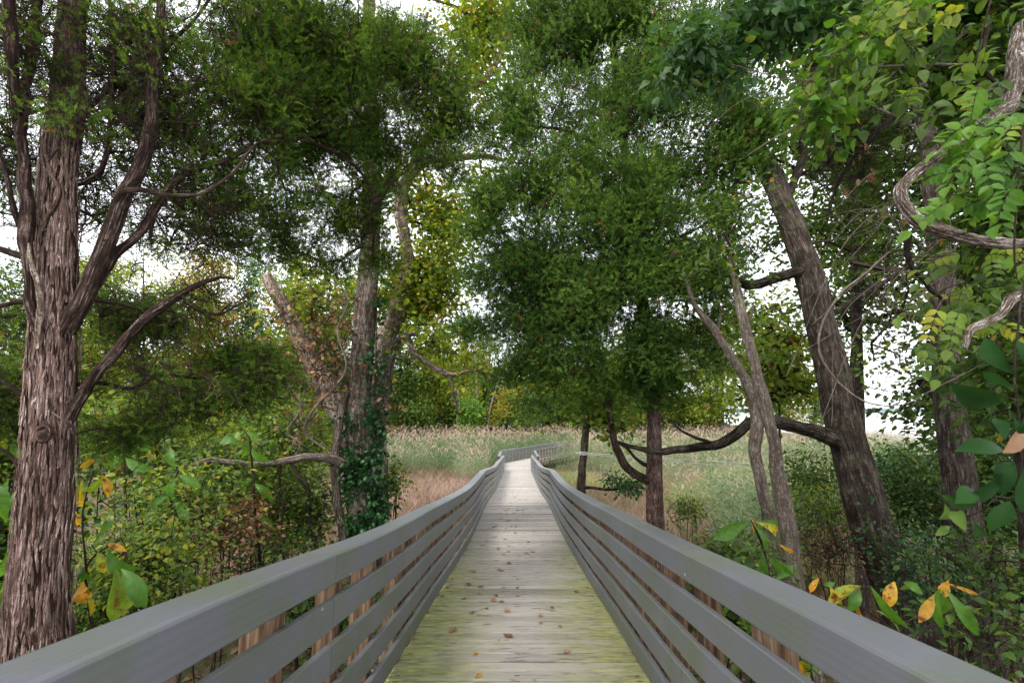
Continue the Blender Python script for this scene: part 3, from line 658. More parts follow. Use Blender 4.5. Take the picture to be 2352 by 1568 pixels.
def tree(name, label, cat, stems, bark, crown=None, group=None, ground_base=True, stem_name='trunk'):
    """stems: list of dict(px=[(u,v,Y,w)], n=sides, bark=(w,l,d), name) ; crown: dict"""
    P0, r0 = pxpath(stems[0]['px']); base = P0[0].copy()
    if ground_base:
        gz = float(ground_z(base[0], base[1]))
        base[2] = gz
    root = thing(name, label, cat, base, group)
    nodes = []; outc = []
    for k, st in enumerate(stems):
        P, r = pxpath(st['px']) if 'px' in st else (np.array(st['P']), np.array(st['r']))
        if k == 0 and ground_base and P[0][2] > gz:
            ext = P[0] + (P[0] - P[1]) / np.linalg.norm(P[0] - P[1]) * 0; ext = P[0].copy(); dd = P[0] - P[1]; dd = dd / max(abs(dd[2]), 1e-6)
            dz = P[0][2] - (gz - .15); ext = P[0] + dd * dz * np.array((.8, .8, 1)); ext[2] = gz - .15
            P = np.vstack([ext, P]); r = np.concatenate([[r[0] * 1.35], r])
        seg = st.get('seg', 8); n = st.get('n', 14)
        V, T, uv, A = tube(P, r, n, st.get('bark'), seed=k * 3 + int(abs(base[0]) * 10) % 50, seg=seg)
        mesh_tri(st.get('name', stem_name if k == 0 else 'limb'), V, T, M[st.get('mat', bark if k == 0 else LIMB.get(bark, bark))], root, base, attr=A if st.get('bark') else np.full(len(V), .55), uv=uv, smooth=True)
        C = catmull(P, 5)
        lo = int(len(C) * st.get('from', .35)); nodes += list(C[lo:]); outc.append(C[len(C) // 2])
    if crown:
        cs = crown if isinstance(crown, list) else [crown]
        accb = Acc(); cen = np.mean(nodes, 0)
        for ci, c in enumerate(cs):
            tg = sample_ell(c['ell'], c['n']) if c.get('ell') else np.zeros((0, 3))
            for (wx, wy, wz, ax_, ay_, az_, k_) in c.get('world', ()):
                tg = np.vstack([tg, np.array((wx, wy, wz)) + unit(rng.normal(size=(k_, 3))) * rng.random((k_, 1)) ** .4 * (ax_, ay_, az_)])
            if c.get('gap'): tg = gaps(tg, c.get('gscale', 1.2), c['gap'], c.get('seed', ci))
            arr, par, cnt, n0, tips = colonize(nodes, tg, c.get('step', .35), c.get('wob', .14), c.get('droop', 0))
            branchwork(accb, arr, par, cnt, n0, c.get('rtip', .004), c.get('rexp', .5), c.get('rmax', .06))
            ends = arr[tips]
            if c.get('twigs'): 
                e = twigs(accb, arr, n0, c['twigs'], c.get('tl', .3), c.get('rtip', .004) * .7)
                ends = np.vstack([ends, e[:int(len(e) * c.get('twleaf', 0))]])
            if c.get('along'):
                ix = rng.integers(n0, len(arr), c['along']); ends = np.vstack([ends, arr[ix]])
            accf = Acc()
            foliage(accf, ends, cen, c['per'], c.get('rad', .2), c['size'], c['tm'], c.get('up', .35), c.get('flat', False), c.get('tb'), c.get('ldroop', .3))
            if accf.n: accf.build(c.get('name', 'crown'), M[c['leaf']], root, base)
        if accb.n: accb.build('branchwork', M[cs[0].get('twigmat', 'dark_twig')], root, base)
    return root
LIMB_ = 0   # cedar bark strips
# ------------------------------------------------------------------ left cedar (nearest tree)
YL = 2.5
lc_stems = [
 dict(px=[(88, 1560, YL, 152), (94, 1400, YL, 143), (105, 1200, YL, 133), (116, 1000, YL, 122), (124, 850, YL, 118), (130, 700, YL + .02, 112), (133, 560, YL + .05, 104), (138, 400, YL + .08, 98), (148, 250, YL + .1, 92), (160, 100, YL + .15, 84), (170, -80, YL + .2, 74), (185, -400, YL + .3, 50), (200, -800, YL + .3, 20)], n=230, seg=26, bark=(.013, .20, .010), **{'from': .3}),
 dict(px=[(135, 800, YL, 60), (165, 735, YL, 58), (200, 670, YL, 54), (228, 600, YL, 50), (255, 530, YL + .02, 48), (285, 455, YL + .05, 44), (322, 385, YL + .1, 40), (345, 300, YL + .15, 34), (352, 200, YL + .2, 30), (366, 90, YL + .25, 26), (372, -60, YL + .3, 20), (380, -300, YL + .3, 10)], n=48, seg=14, bark=(.016, .12, .007)),
 dict(px=[(222, 650, YL + .04, 30), (262, 590, YL + .1, 28), (312, 545, YL + .15, 26), (350, 490, YL + .2, 23), (390, 430, YL + .3, 20), (440, 390, YL + .4, 17), (510, 372, YL + .6, 14), (590, 335, YL + .8, 12), (680, 318, YL + 1.1, 9), (760, 300, YL + 1.4, 6)], n=20, seg=10, bark=(.014, .1, .004)),
 dict(px=[(262, 470, YL + .02, 20), (285, 440, YL - .03, 20), (330, 436, YL - .05, 17), (400, 450, YL, 14), (470, 440, YL + .1, 11), (540, 392, YL + .3, 8), (585, 335, YL + .5, 6), (650, 312, YL + .7, 4)], n=16, seg=8, bark=(.012, .1, .003)),
 dict(px=[(160, 960, YL, 34), (190, 905, YL - .02, 33), (232, 850, YL - .04, 31), (285, 785, YL, 28), (345, 722, YL + .05, 25), (410, 682, YL + .1, 21), (455, 655, YL + .15, 13), (505, 638, YL + .2, 6), (540, 640, YL + .25, 3)], n=24, seg=10, bark=(.012, .1, .004)),
 dict(px=[(415, 678, YL + .1, 11), (450, 710, YL + .15, 10), (500, 722, YL + .2, 8), (540, 704, YL + .25, 6), (566, 690, YL + .3, 3)], n=8),
 dict(px=[(175, 885, YL + .05, 16), (240, 880, YL + .15, 14), (300, 892, YL + .2, 11), (370, 862, YL + .3, 9), (450, 868, YL + .5, 7), (540, 850, YL + .7, 4)], n=8),
 # stems on the trunk's left
 dict(px=[(95, 760, YL - .1, 30), (72, 700, YL - .14, 28), (64, 620, YL - .14, 24), (60, 540, YL - .12, 40), (62, 440, YL - .1, 40), (50, 340, YL - .1, 34), (60, 230, YL - .08, 32), (75, 100, YL - .05, 30), (95, -60, YL, 26), (110, -300, YL, 14)], n=36, seg=12, bark=(.013, .12, .005)),
 dict(px=[(86, 800, YL - .13, 12), (92, 720, YL - .15, 20), (88, 660, YL - .16, 18), (72, 600, YL - .17, 14), (66, 560, YL - .14, 8)], n=20, mat='pale_bark', bark=(.008, .12, .004)),
 dict(px=[(98, 530, YL - .12, 8), (112, 495, YL - .16, 14), (132, 465, YL - .17, 15), (134, 430, YL - .17, 12), (116, 395, YL - .17, 11), (102, 340, YL - .14, 9), (108, 290, YL - .1, 7), (100, 200, YL - .1, 5)], n=16, mat='cedar_bark', bark=(.01, .12, .003)),
 dict(px=[(75, 690, YL, 22), (30, 695, YL, 16), (-30, 705, YL + .05, 13), (-120, 690, YL + .1, 10)], n=10),
 dict(px=[(110, 600, YL, 34), (50, 588, YL, 28), (-10, 570, YL, 24), (-90, 560, YL, 18)], n=14),
 dict(px=[(70, 930, YL + .02, 24), (30, 890, YL, 15), (-15, 862, YL, 12), (-80, 850, YL, 8)], n=10),
 dict(px=[(66, 1120, YL, 18), (36, 1060, YL, 12), (0, 1030, YL, 10), (-50, 1015, YL, 8)], n=10),
 dict(px=[(60, 560, YL - .1, 20), (30, 470, YL - .15, 17), (8, 380, YL - .15, 15), (-25, 300, YL - .15, 12)], n=10),
 dict(px=[(50, 350, YL, 24), (30, 200, YL - .2, 34), (25, 60, YL - .3, 38), (20, -80, YL - .35, 30)], n=16),
 dict(px=[(190, 420, YL + .1, 18), (235, 385, YL + .12, 16), (250, 320, YL + .15, 14), (255, 230, YL + .2, 13), (262, 120, YL + .2, 12), (250, 0, YL + .2, 9)], n=10),
 dict(px=[(160, 300, YL + .15, 22), (230, 225, YL + .2, 15), (300, 175, YL + .3, 13), (380, 110, YL + .4, 11), (450, 40, YL + .5, 9), (520, -60, YL + .6, 7)], n=10),
 dict(px=[(170, 60, YL + .2, 30), (240, -60, YL + .3, 22), (420, -160, YL + .6, 18), (640, -180, YL + 1.2, 14), (820, -140, YL + 1.9, 9)], n=10),
 dict(px=[(350, 250, YL + .2, 18), (430, 205, YL + .5, 15), (540, 180, YL + .9, 13), (660, 175, YL + 1.3, 10), (790, 150, YL + 1.8, 7), (900, 110, YL + 2.2, 4)], n=10),
 dict(px=[(690, 318, YL + 1.1, 9), (790, 360, YL + 1.5, 8), (850, 430, YL + 1.7, 6), (860, 520, YL + 1.9, 4)], n=8),
]
sh = dict(tm=SPRAYS_HI, leaf='cedar')
left_cedar = tree('cedar_tree', 'large reddish cedar with shaggy peeling bark and many bare limbs, beside the left railing', 'tree', lc_stems, 'cedar_bark', [
 dict(sh, twigmat='cedar_twig', n=2000, per=25, rad=.07, size=.072, step=.16, wob=.10, rtip=.0028, rexp=.44, rmax=.022, twigs=6500, tl=.3, along=600,
  ell=[(1100, 215, 5.4, 45, 18, .25, 1.8), (1115, 290, 5.4, 40, 18, .25, 1.8), (1080, 120, 5.3, 40, 18, .25, 1.6), (1050, 400, 5.3, 45, 20, .25, 1.4), (980, 480, 5., 50, 22, .25, 1.4), (420, 420, 3.0, 90, 40, .25, .7), (520, 560, 3.3, 90, 25, .2, .9), (700, 120, 4.0, 230, 180, .5, 1.5), (900, 130, 4.8, 160, 190, .5, 1.5), (1010, 190, 5.2, 95, 140, .4), (860, 330, 4.8, 170, 130, .45, 1.3), (1000, 330, 5.3, 90, 95, .4), (700, 420, 4.2, 190, 120, .5, 1.1), (830, 500, 4.7, 110, 90, .4), (560, 470, 3.5, 150, 90, .35, .7), (480, 330, 3.1, 80, 90, .3, .4), (470, 150, 3.0, 80, 90, .35, .6), (640, 560, 4.1, 110, 55, .3, .8), (560, 60, 3.4, 140, 100, .4, 1.2), (330, 60, 2.9, 110, 90, .3, .5), (400, 300, 3.0, 70, 90, .3, .35), (600, 250, 3.4, 120, 120, .4, 1.0), (700, 280, 4.0, 140, 100, .4, 1.1), (1060, 270, 5.3, 50, 90, .3, .6), (760, 600, 4.4, 100, 50, .3, .6), (980, 50, 5.0, 60, 70, .4), (860, 590, 4.8, 60, 50, .3)], gap=.455, gscale=2.4, seed=3),
 dict(sh, n=280, per=30, rad=.06, size=.06, step=.15, rtip=.002, rexp=.42, rmax=.012, twigs=2600, tl=.24, name='lower_crown', ell=[(330, 730, 3.2, 130, 70, .3), (540, 830, 3.4, 80, 40, .2, 1.4), (580, 900, 3.3, 60, 55, .2), (615, 855, 3.4, 40, 30, .15, 1.2), (430, 930, 3.1, 100, 50, .2, .8), (300, 980, 3.0, 60, 40, .2, .6), (10, 900, 3.0, 70, 130, .3, .7), (20, 730, 3.1, 60, 60, .3, .6)]),
 dict(sh, n=480, per=9, rad=.06, size=.06, step=.2, wob=.16, rtip=.003, rexp=.5, rmax=.026, twigs=2200, tl=.36, name='thin_crown', ell=[(330, 250, 2.9, 190, 250, .4, 1.2), (400, 520, 3.0, 170, 100, .35, .9), (450, 690, 2.75, 110, 60, .15, .5), (330, 860, 2.8, 150, 50, .2, .4), (200, 420, 2.9, 70, 200, .2, .5), (30, 350, 2.8, 70, 260, .25, .6), (60, 60, 2.6, 120, 120, .2, .5)]),
 dict(tm=[OVATE_LO], leaf='cedar', name='unseen_shade_crown', n=0, per=16, rad=.3, size=.22, step=.5, rtip=.006, rexp=.42, rmax=.04, twigs=0, world=[(-1.6, 1.0, 5.2, 3.2, 2.6, 1.1, 110), (-2.5, -2.5, 5., 3, 2.5, 1.2, 70)]),  # unseen foliage above and behind the camera, added to shade the near walk
 dict(sh, n=140, per=12, rad=.07, size=.06, step=.15, rtip=.002, rexp=.42, rmax=.014, twigs=1500, tl=.3, name='upper_crown', ell=[(60, 120, 2.4, 110, 160, .25, 1), (170, 270, 2.2, 70, 50, .12, .8), (20, 400, 2.6, 60, 150, .2, .7), (250, 150, 2.8, 80, 160, .3, .8), (240, 420, 3.0, 60, 120, .3, .4)])], stem_name='trunk')

# loose strips of bark standing off the trunk, a knot and a dead stub
P, rr_ = pxpath(lc_stems[0]['px'][:9]); PRc = catmull(np.hstack([P, rr_[:, None]]), 24); acc = Acc(); lcb = np.array(left_cedar.location)
for k in range(1500):
    i = rng.integers(2, len(PRc) - 8); th = rng.uniform(math.pi, 2 * math.pi) if rng.random() < .85 else rng.uniform(0, math.pi); L = rng.uniform(.03, .16) * (1 + (rng.random() < .15)); w = rng.uniform(.004, .012); c = PRc[i]; nseg = 5; V = []; uv = []
    lift0, lift1 = rng.uniform(0, .004), rng.uniform(0, .014) * (rng.random() < .5); sl = rng.normal() * .05
    for j in range(nseg):
        t = j / (nseg - 1); z = c[2] - t * L; q = np.array([np.interp(-z, -PRc[::-1, 2], PRc[::-1, a]) for a in (0, 1, 3)]); ro = q[2] + .010 + .002 * math.sin(k) + lift0 * (1 - t) ** 2 * 2 + lift1 * t * t; ww = w * (1 - .75 * abs(2 * t - 1) ** 3)
        for s_ in (-1, 0, 1):
            a = th + sl * t + s_ * ww / q[2] * .5; V.append((q[0] + (ro + .0015 * (s_ == 0)) * math.cos(a), q[1] + (ro + .0015 * (s_ == 0)) * math.sin(a), z)); uv.append((a * q[2] + k * .37, z + k * .11))
    T = []
    for j in range(nseg - 1):
        for s_ in (0, 1): a = j * 3 + s_; T += [(a, a + 3, a + 4), (a, a + 4, a + 1)]
    acc.add(V, T, rng.uniform(.1, 1), np.array(uv))
acc.build('peeling_bark', M['peel'], left_cedar, lcb)
kc = U(98, 995, YL - .17); acc = Acc(); th = np.linspace(0, 2 * math.pi, 15)
V, T, uv, A = tube(np.stack([kc[0] + .030 * np.cos(th), kc[1] + .012 + 0 * th, kc[2] + .036 * np.sin(th)], -1), np.full(15, .013), 8, (.01, .05, .004), seg=3); acc.add(V, T, A, uv)
V, T, uv, A = tube(np.array([kc + (0, .05, 0), kc + (0, .0, 0), kc + (.002, -.02, .002)]), [.022, .018, .012], 10, seg=4); acc.add(V, T, .9, uv)
acc.build('knot', M['cedar_bark'], left_cedar, lcb, smooth=True)
P, r_ = pxpath([(176, 985, YL - .1, 10), (150, 968, YL - .2, 7), (118, 945, YL - .22, 4)]); V, T, uv, A = tube(P, r_, 7, seg=5); mesh_tri('stub', V, T, M['pale_twig'], left_cedar, lcb, attr=A, uv=uv)

# ------------------------------------------------------------------ middle cedar right of the boardwalk
YC = 7.6
cc = [dict(px=[(1505, 1260, YC, 42), (1504, 1180, YC, 37), (1503, 1080, YC, 36), (1501, 980, YC, 33), (1497, 880, YC, 31), (1485, 760, YC, 29), (1470, 640, YC + .05, 27), (1455, 500, YC + .1, 25), (1440, 380, YC + .15, 23), (1420, 220, YC + .2, 20), (1405, 60, YC + .2, 17), (1395, -200, YC + .2, 12), (1390, -500, YC + .2, 5)], n=48, seg=12, bark=(.02, .2, .008), **{'from': .15}),
      dict(px=[(1497, 1110, YC, 20), (1470, 1093, YC - .02, 18), (1438, 1070, YC - .05, 17), (1415, 1025, YC - .08, 16), (1404, 970, YC - .1, 15), (1400, 900, YC - .1, 12), (1380, 820, YC - .1, 9)], n=16, seg=8, bark=(.015, .1, .003)),
      dict(px=[(1498, 1075, YC, 9), (1470, 1060, YC, 8), (1440, 1030, YC + .1, 6), (1410, 1010, YC + .2, 4)], n=8),
      dict(px=[(1440, 400, YC + .1, 12), (1380, 340, YC, 10), (1300, 300, YC - .1, 8), (1220, 290, YC - .2, 5)], n=8),
      dict(px=[(1455, 520, YC + .1, 12), (1390, 560, YC, 10), (1290, 580, YC - .2, 8), (1180, 600, YC - .3, 5)], n=8),
      dict(px=[(1470, 620, YC + .1, 11), (1530, 560, YC - .2, 9), (1610, 520, YC - .3, 7), (1680, 470, YC - .3, 5)], n=8),
      dict(px=[(1430, 300, YC + .1, 12), (1500, 240, YC, 10), (1600, 200, YC - .1, 8), (1680, 190, YC - .1, 5)], n=8)]
shc = dict(tm=SPRAYS, leaf='cedar_blue')
tree('cedar_tree', 'tall slender green cedar just right of the boardwalk with a forked reddish trunk', 'tree', cc, 'cedar_bark', [
 dict(shc, twigmat='cedar_twig', n=5400, per=23, rad=.125, size=.125, step=.26, wob=.10, rtip=.004, rexp=.46, rmax=.04, twigs=2500, tl=.3, along=400, gap=.405, gscale=2.3, seed=9,
  ell=[(1110, 440, YC - .5, 60, 18, .3, 1.6), (1095, 525, YC - .5, 60, 16, .3, 1.6), (1105, 640, YC - .5, 55, 18, .3, 1.6), (1130, 335, YC - .4, 55, 18, .3, 1.4), (1150, 225, YC - .4, 50, 18, .3, 1.4), (1095, 750, YC - .6, 60, 16, .3, 1.8), (1150, 868, YC - .5, 60, 16, .3, 1.8), (1240, 925, YC - .5, 50, 18, .3, 1.4), (1430, 480, YC - 1.0, 170, 120, .5, 1.3), (1450, 680, YC - 1.0, 180, 110, .5, 1.9), (1370, 820, YC - .9, 160, 75, .5, 1.8), (1500, 850, YC - .8, 110, 70, .4, 1.5), (1600, 650, YC - .6, 100, 110, .5, 1.2), (1200, 640, YC - .6, 110, 110, .5, 1.2), (1290, 690, YC - .7, 120, 110, .5, 1.4), (1340, 110, YC, 80, 150, .8, 1.6), (1320, 330, YC - .1, 80, 90, .7, 1.2), (1240, 80, YC, 90, 130, .9, 1.9), (1200, 290, YC - .2, 80, 100, .6, 1.3), (1150, 560, YC - .4, 50, 60, .4, .8), (1150, 710, YC - .4, 50, 60, .4, .8), (1440, 60, YC, 230, 150, 1.3, 1.5), (1400, -120, YC, 200, 120, 1.2, .8), (1430, 260, YC, 250, 130, 1.4, 1.3), (1560, 180, YC, 150, 140, 1.2, 1.0), (1240, 190, YC - .2, 110, 90, .8, .7), (1310, 430, YC - .2, 200, 110, 1.3, 1.2), (1190, 450, YC - .4, 100, 85, .7), (1540, 420, YC, 150, 120, 1.2, 1.0), (1230, 600, YC - .4, 130, 80, .8, 1.0), (1420, 600, YC - .2, 180, 100, 1.3, 1.2), (1580, 600, YC - .2, 130, 90, 1., .9), (1240, 740, YC - .5, 130, 70, .9, 1.1), (1430, 770, YC - .2, 190, 90, 1.2, 1.3), (1200, 835, YC - .5, 75, 45, .6), (1340, 850, YC - .4, 110, 60, .8, 1.2), (1500, 870, YC - .3, 90, 70, .8), (1620, 770, YC, 80, 90, .7, .7), (1130, 480, YC - .4, 40, 50, .4), (1660, 480, YC - .6, 70, 100, .7, .8), (1700, 300, YC - 1., 90, 120, .5, 1.2), (1740, 270, YC - 1.2, 60, 90, .4, 1.0), (1660, 120, YC - .6, 110, 130, .9, 1.0), (1170, 280, YC - .3, 60, 80, .6, .5), (1360, 930, YC - .2, 60, 30, .5, .6)])])

# ------------------------------------------------------------------ ivy-clad twin-trunked tree left of the boardwalk
YM = 8.2
tree('old_tree', 'grey-barked old tree wrapped in ivy left of the boardwalk, with a broken leaning stem', 'tree', [
 dict(px=[(838, 1290, YM, 78), (832, 1180, YM, 74), (826, 1050, YM, 66), (824, 930, YM, 60), (832, 820, YM, 55), (840, 700, YM, 52), (848, 610, YM, 50), (854, 500, YM, 46), (858, 380, YM, 42), (852, 250, YM, 38), (845, 100, YM, 34), (850, -80, YM, 28), (850, -300, YM, 16)], n=56, seg=12, bark=(.045, .3, .02), **{'from': .3}),
 dict(px=[(812, 1130, YM + .1, 46), (806, 1040, YM + .3, 48), (790, 960, YM + .5, 46), (755, 890, YM + .6, 44), (712, 820, YM + .7, 42), (680, 750, YM + .8, 38), (655, 700, YM + .8, 36), (628, 655, YM + .8, 34), (614, 630, YM + .8, 28)], n=32, seg=8, bark=(.05, .3, .014), mat='pale_bark'),
 dict(px=[(800, 1290, YM - .3, 24), (780, 1180, YM - .35, 22), (770, 1080, YM - .35, 20), (775, 980, YM - .3, 18), (795, 900, YM - .2, 14)], n=16, seg=8, bark=(.03, .2, .006)),
 dict(px=[(870, 1230, YM + .3, 40), (868, 1100, YM + .5, 44), (870, 960, YM + .6, 44), (878, 850, YM + .7, 42), (892, 770, YM + .8, 44), (925, 700, YM + .9, 40), (935, 600, YM + .9, 32), (920, 500, YM + .9, 30), (930, 420, YM + .9, 28), (985, 372, YM + .9, 20), (1100, 358, YM + .7, 15), (1160, 370, YM + .7, 9)], n=28, seg=8, bark=(.05, .3, .014), mat='pale_bark'),
 dict(px=[(925, 430, YM + .9, 22), (980, 320, YM + 1.1, 20), (1030, 240, YM + 1.2, 18), (1085, 200, YM + 1.2, 17), (1125, 172, YM + 1.2, 14), (1152, 110, YM + 1.2, 13), (1168, 30, YM + 1.2, 11), (1175, -100, YM + 1.2, 8)], n=14, bark=(.04, .2, .006), mat='pale_bark'),
 dict(px=[(1152, 110, YM + 1.2, 9), (1110, 60, YM + 1.1, 9), (1040, 15, YM + 1., 8), (960, -10, YM + 1, 6)], n=8),
 dict(px=[(905, 800, YM + .7, 14), (930, 770, YM + .5, 15), (958, 815, YM + .3, 13), (1000, 845, YM + .2, 12), (1040, 862, YM, 11), (1075, 852, YM - .1, 8), (1110, 850, YM - .1, 5)], n=12, bark=(.03, .2, .004)),
 dict(px=[(925, 772, YM + .5, 11), (960, 770, YM + .5, 10), (1000, 800, YM + .5, 8), (1050, 815, YM + .5, 7), (1100, 808, YM + .5, 5)], n=8),
 dict(px=[(1035, 862, YM, 7), (1042, 900, YM, 6), (1052, 950, YM, 4)], n=6),
 dict(px=[(905, 800, YM + .6, 12), (895, 850, YM + .4, 9), (900, 900, YM + .3, 6)], n=8)], 'old_bark', [
 dict(n=1500, per=16, rad=.26, size=.115, gap=.41, gscale=1.5, tm=[LOBED, LOBED, OVATE], leaf='oak_leaf', flat=True, tb=(.52, .17), step=.4, wob=.16, rtip=.005, rexp=.45, rmax=.035, twigs=300, tl=.4,
  ell=[(1000, 600, YM + 1.5, 95, 110, .9, 1.6), (960, 700, YM + 1.2, 90, 70, .8, 1), (1040, 500, YM + 1.6, 60, 60, .8, .6), (1110, 60, YM + 1.4, 90, 90, .8, .8), (1090, 180, YM + 1.4, 70, 70, .6, .5), (1020, 280, YM + 1.5, 60, 60, .6, .3), (1120, 400, YM + 1.2, 60, 60, .5, .3), (960, 440, YM + 1.6, 90, 80, .8, .5), (1000, 790, YM + .7, 80, 30, .6, .5), (1070, 830, YM + .2, 50, 25, .4, .35), (740, 690, YM + 1.2, 90, 90, .7, .5), (680, 800, YM + 1.2, 90, 60, .7, .3), (890, 640, YM + 1.4, 50, 70, .5, .5)]),
 dict(n=70, per=5, rad=.16, size=.10, tm=[LOBED], leaf='brown_leaf', flat=True, name='dead_leaves', step=.35, wob=.2, rtip=.004, rexp=.4, rmax=.014, twigs=900, tl=.5, twleaf=.0, ldroop=1.5,
  ell=[(740, 800, YM - .3, 110, 140, .5, 1), (690, 970, YM - .4, 80, 60, .4, .6), (890, 930, YM - .2, 30, 60, .3, .8), (800, 1050, YM - .5, 40, 50, .2, .5), (640, 720, YM, 60, 60, .4, .4)])])
tree('ivy', 'dark green ivy climbing the right side of the grey old tree trunk', 'climbing plant', [
 dict(px=[(866, 1260, YM - .28, 6), (868, 1100, YM - .26, 5), (862, 950, YM - .24, 4), (864, 800, YM - .2, 3), (866, 680, YM - .1, 2)], n=5, **{'from': 0})], 'dark_twig',
 dict(n=230, per=13, rad=.06, size=.075, tm=[HEART], leaf='ivy_leaf', step=.2, wob=.1, rtip=.002, rexp=.3, rmax=.006, up=-.4, tb=(.4, .2), name='foliage',
  ell=[(868, 1180, YM - .15, 24, 90, .3, 1.6), (866, 1000, YM - .15, 22, 110, .28, 1.4), (868, 850, YM - .1, 20, 90, .22, .9), (868, 720, YM, 14, 60, .15, .6), (815, 1090, YM - .3, 45, 80, .12, .9), (835, 1220, YM - .35, 45, 60, .15, .8), (800, 980, YM - .2, 30, 50, .15, .5)]))
P, r = pxpath([(425, 1078, 5.6, 3), (445, 1066, 5.65, 9), (480, 1058, 5.8, 13), (530, 1064, 6.1, 15), (590, 1066, 6.5, 15), (650, 1060, 6.9, 16), (710, 1050, 7.3, 17), (755, 1052, 7.7, 20), (790, 1066, 8.0, 22)])
V, T, uv, A = tube(P, r, 20, (.02, .4, .010), 5, seg=10)
o = mesh_tri('dead_branch', V, T, M['drift'], attr=A, uv=uv, smooth=True); tag(o, 'bare silvery dead branch sticking out level to the left from the ivy-clad trunk', 'branch')
def loose_vine(pts, mat, name, label, cat, n=8, bark=None, side=0, sidel=.2):
    P, r = pxpath(pts); V, T, uv, A = tube(P, r, n, bark, int(pts[0][0]) % 17, seg=8)
    acc = Acc(); acc.add(V, T, A if bark else np.full(len(V), .6), uv)
    if side:
        C = catmull(P, 8); twigs(acc, C, 0, side, sidel, .0022)
    return tag(acc.build(name, M[mat], smooth=True), label, cat)
loose_vine([(668, 1062, 7.6, 8), (690, 1100, 7.5, 9), (708, 1130, 7.5, 9), (704, 1170, 7.5, 9), (716, 1215, 7.5, 10), (730, 1270, 7.5, 11)], 'dark_twig', 'vine', 'dark crooked vine hanging below the silvery dead branch', 'vine', side=14)
loose_vine([(650, 1280, 7.0, 10), (648, 1180, 7., 8), (642, 1100, 7., 7), (646, 1060, 7., 5)], 'dark_twig', 'sapling', 'thin dark upright stem in the undergrowth left of the crooked vine', 'sapling', side=20)
loose_vine([(745, 1030, 7.6, 5), (700, 990, 7.5, 6), (728, 930, 7.4, 6), (768, 890, 7.4, 6), (795, 840, 7.3, 5), (775, 760, 7.3, 5), (800, 690, 7.3, 4), (770, 640, 7.3, 3)], 'pale_twig', 'vine', 'pale looping vine in front of the grey old tree trunk', 'vine', side=40, sidel=.5)
loose_vine([(672, 1060, 7.4, 5), (690, 1020, 7.3, 5), (660, 990, 7.3, 4), (690, 930, 7.3, 4), (640, 850, 7.3, 3), (600, 780, 7.3, 2)], 'pale_twig', 'vine', 'pale twiggy vine rising from the silvery dead branch', 'vine', side=46, sidel=.6)

# ------------------------------------------------------------------ small oak behind the middle cedar, and its wire
YO = 12.
tree('small_oak', 'small mossy oak standing behind the right railing, yellow-green leaves over the walk', 'tree', [
 dict(px=[(1334, 1190, YO, 22), (1337, 1110, YO, 20), (1342, 1030, YO, 17), (1346, 950, YO, 15), (1348, 890, YO, 12), (1352, 820, YO, 7)], n=18, bark=(.03, .2, .006), **{'from': .4}),
 dict(px=[(1348, 985, YO, 8), (1370, 968, YO, 7), (1400, 972, YO - .1, 6), (1440, 990, YO - .2, 4)], n=8),
 dict(px=[(1337, 1118, YO, 7), (1370, 1120, YO - .3, 7), (1400, 1124, YO - .6, 6), (1440, 1118, YO - 1, 4), (1475, 1120, YO - 1.3, 3)], n=8)], 'oak_bark', [
 dict(n=620, per=10, rad=.26, size=.13, gap=.43, gscale=1.1, tm=[LOBED], leaf='oak_leaf', flat=True, tb=(.45, .2), step=.5, rtip=.005, rexp=.45, rmax=.03,
  ell=[(1290, 930, YO - .3, 45, 30, .7, 1), (1340, 900, YO, 80, 50, 1, 1.3), (1270, 975, YO - .6, 35, 28, .5, .8), (1400, 960, YO, 60, 35, .8, 1), (1330, 990, YO - .5, 40, 25, .5, .7), (1380, 860, YO, 90, 50, 1, .8), (1210, 940, YO - .5, 40, 30, .5, .4), (1250, 900, YO - .4, 50, 40, .5, .5), (1430, 1010, YO - .2, 30, 22, .4, .4)]),
 dict(n=26, per=26, rad=.12, size=.075, tm=[OVATE], leaf='ivy_leaf', flat=True, name='low_sprig', step=.3, rtip=.004, rexp=.4, rmax=.012, tb=(.6, .15), ell=[(1410, 1105, YO - .8, 35, 14, .3, 1), (1445, 1115, YO - 1.1, 32, 16, .3, 1)])])
acc = Acc()
for dv in (0, 3.5):
    p0 = U(1322, 1038 + dv * .6, YO - .12); p1 = U(1380, 1042 + dv, YO - .6); p2 = U(1530, 1052 + dv * 2, 8.6); p3 = U(1722, 1064 + dv * 2.5, 5.9)
    V, T, uv, A = tube(np.array([p0, p1, p2, p3]), [.007, .007, .006, .005], 5, seg=10); acc.add(V, T, .5, uv)
for k in range(4):
    th = np.linspace(0, 2 * math.pi, 20); c = U(1342, 1036 + k * 2.2, YO); rr = PX(17, YO) / 2 + .015
    V, T, uv, A = tube(np.stack([c[0] + rr * np.cos(th), c[1] + rr * np.sin(th), c[2] + .01 * np.sin(th)], -1), np.full(20, .008), 5, seg=2); acc.add(V, T, .5, uv)
tag(acc.build('wire', M['wire']), 'grey double wire wound round the small oak and strung to the right', 'wire')

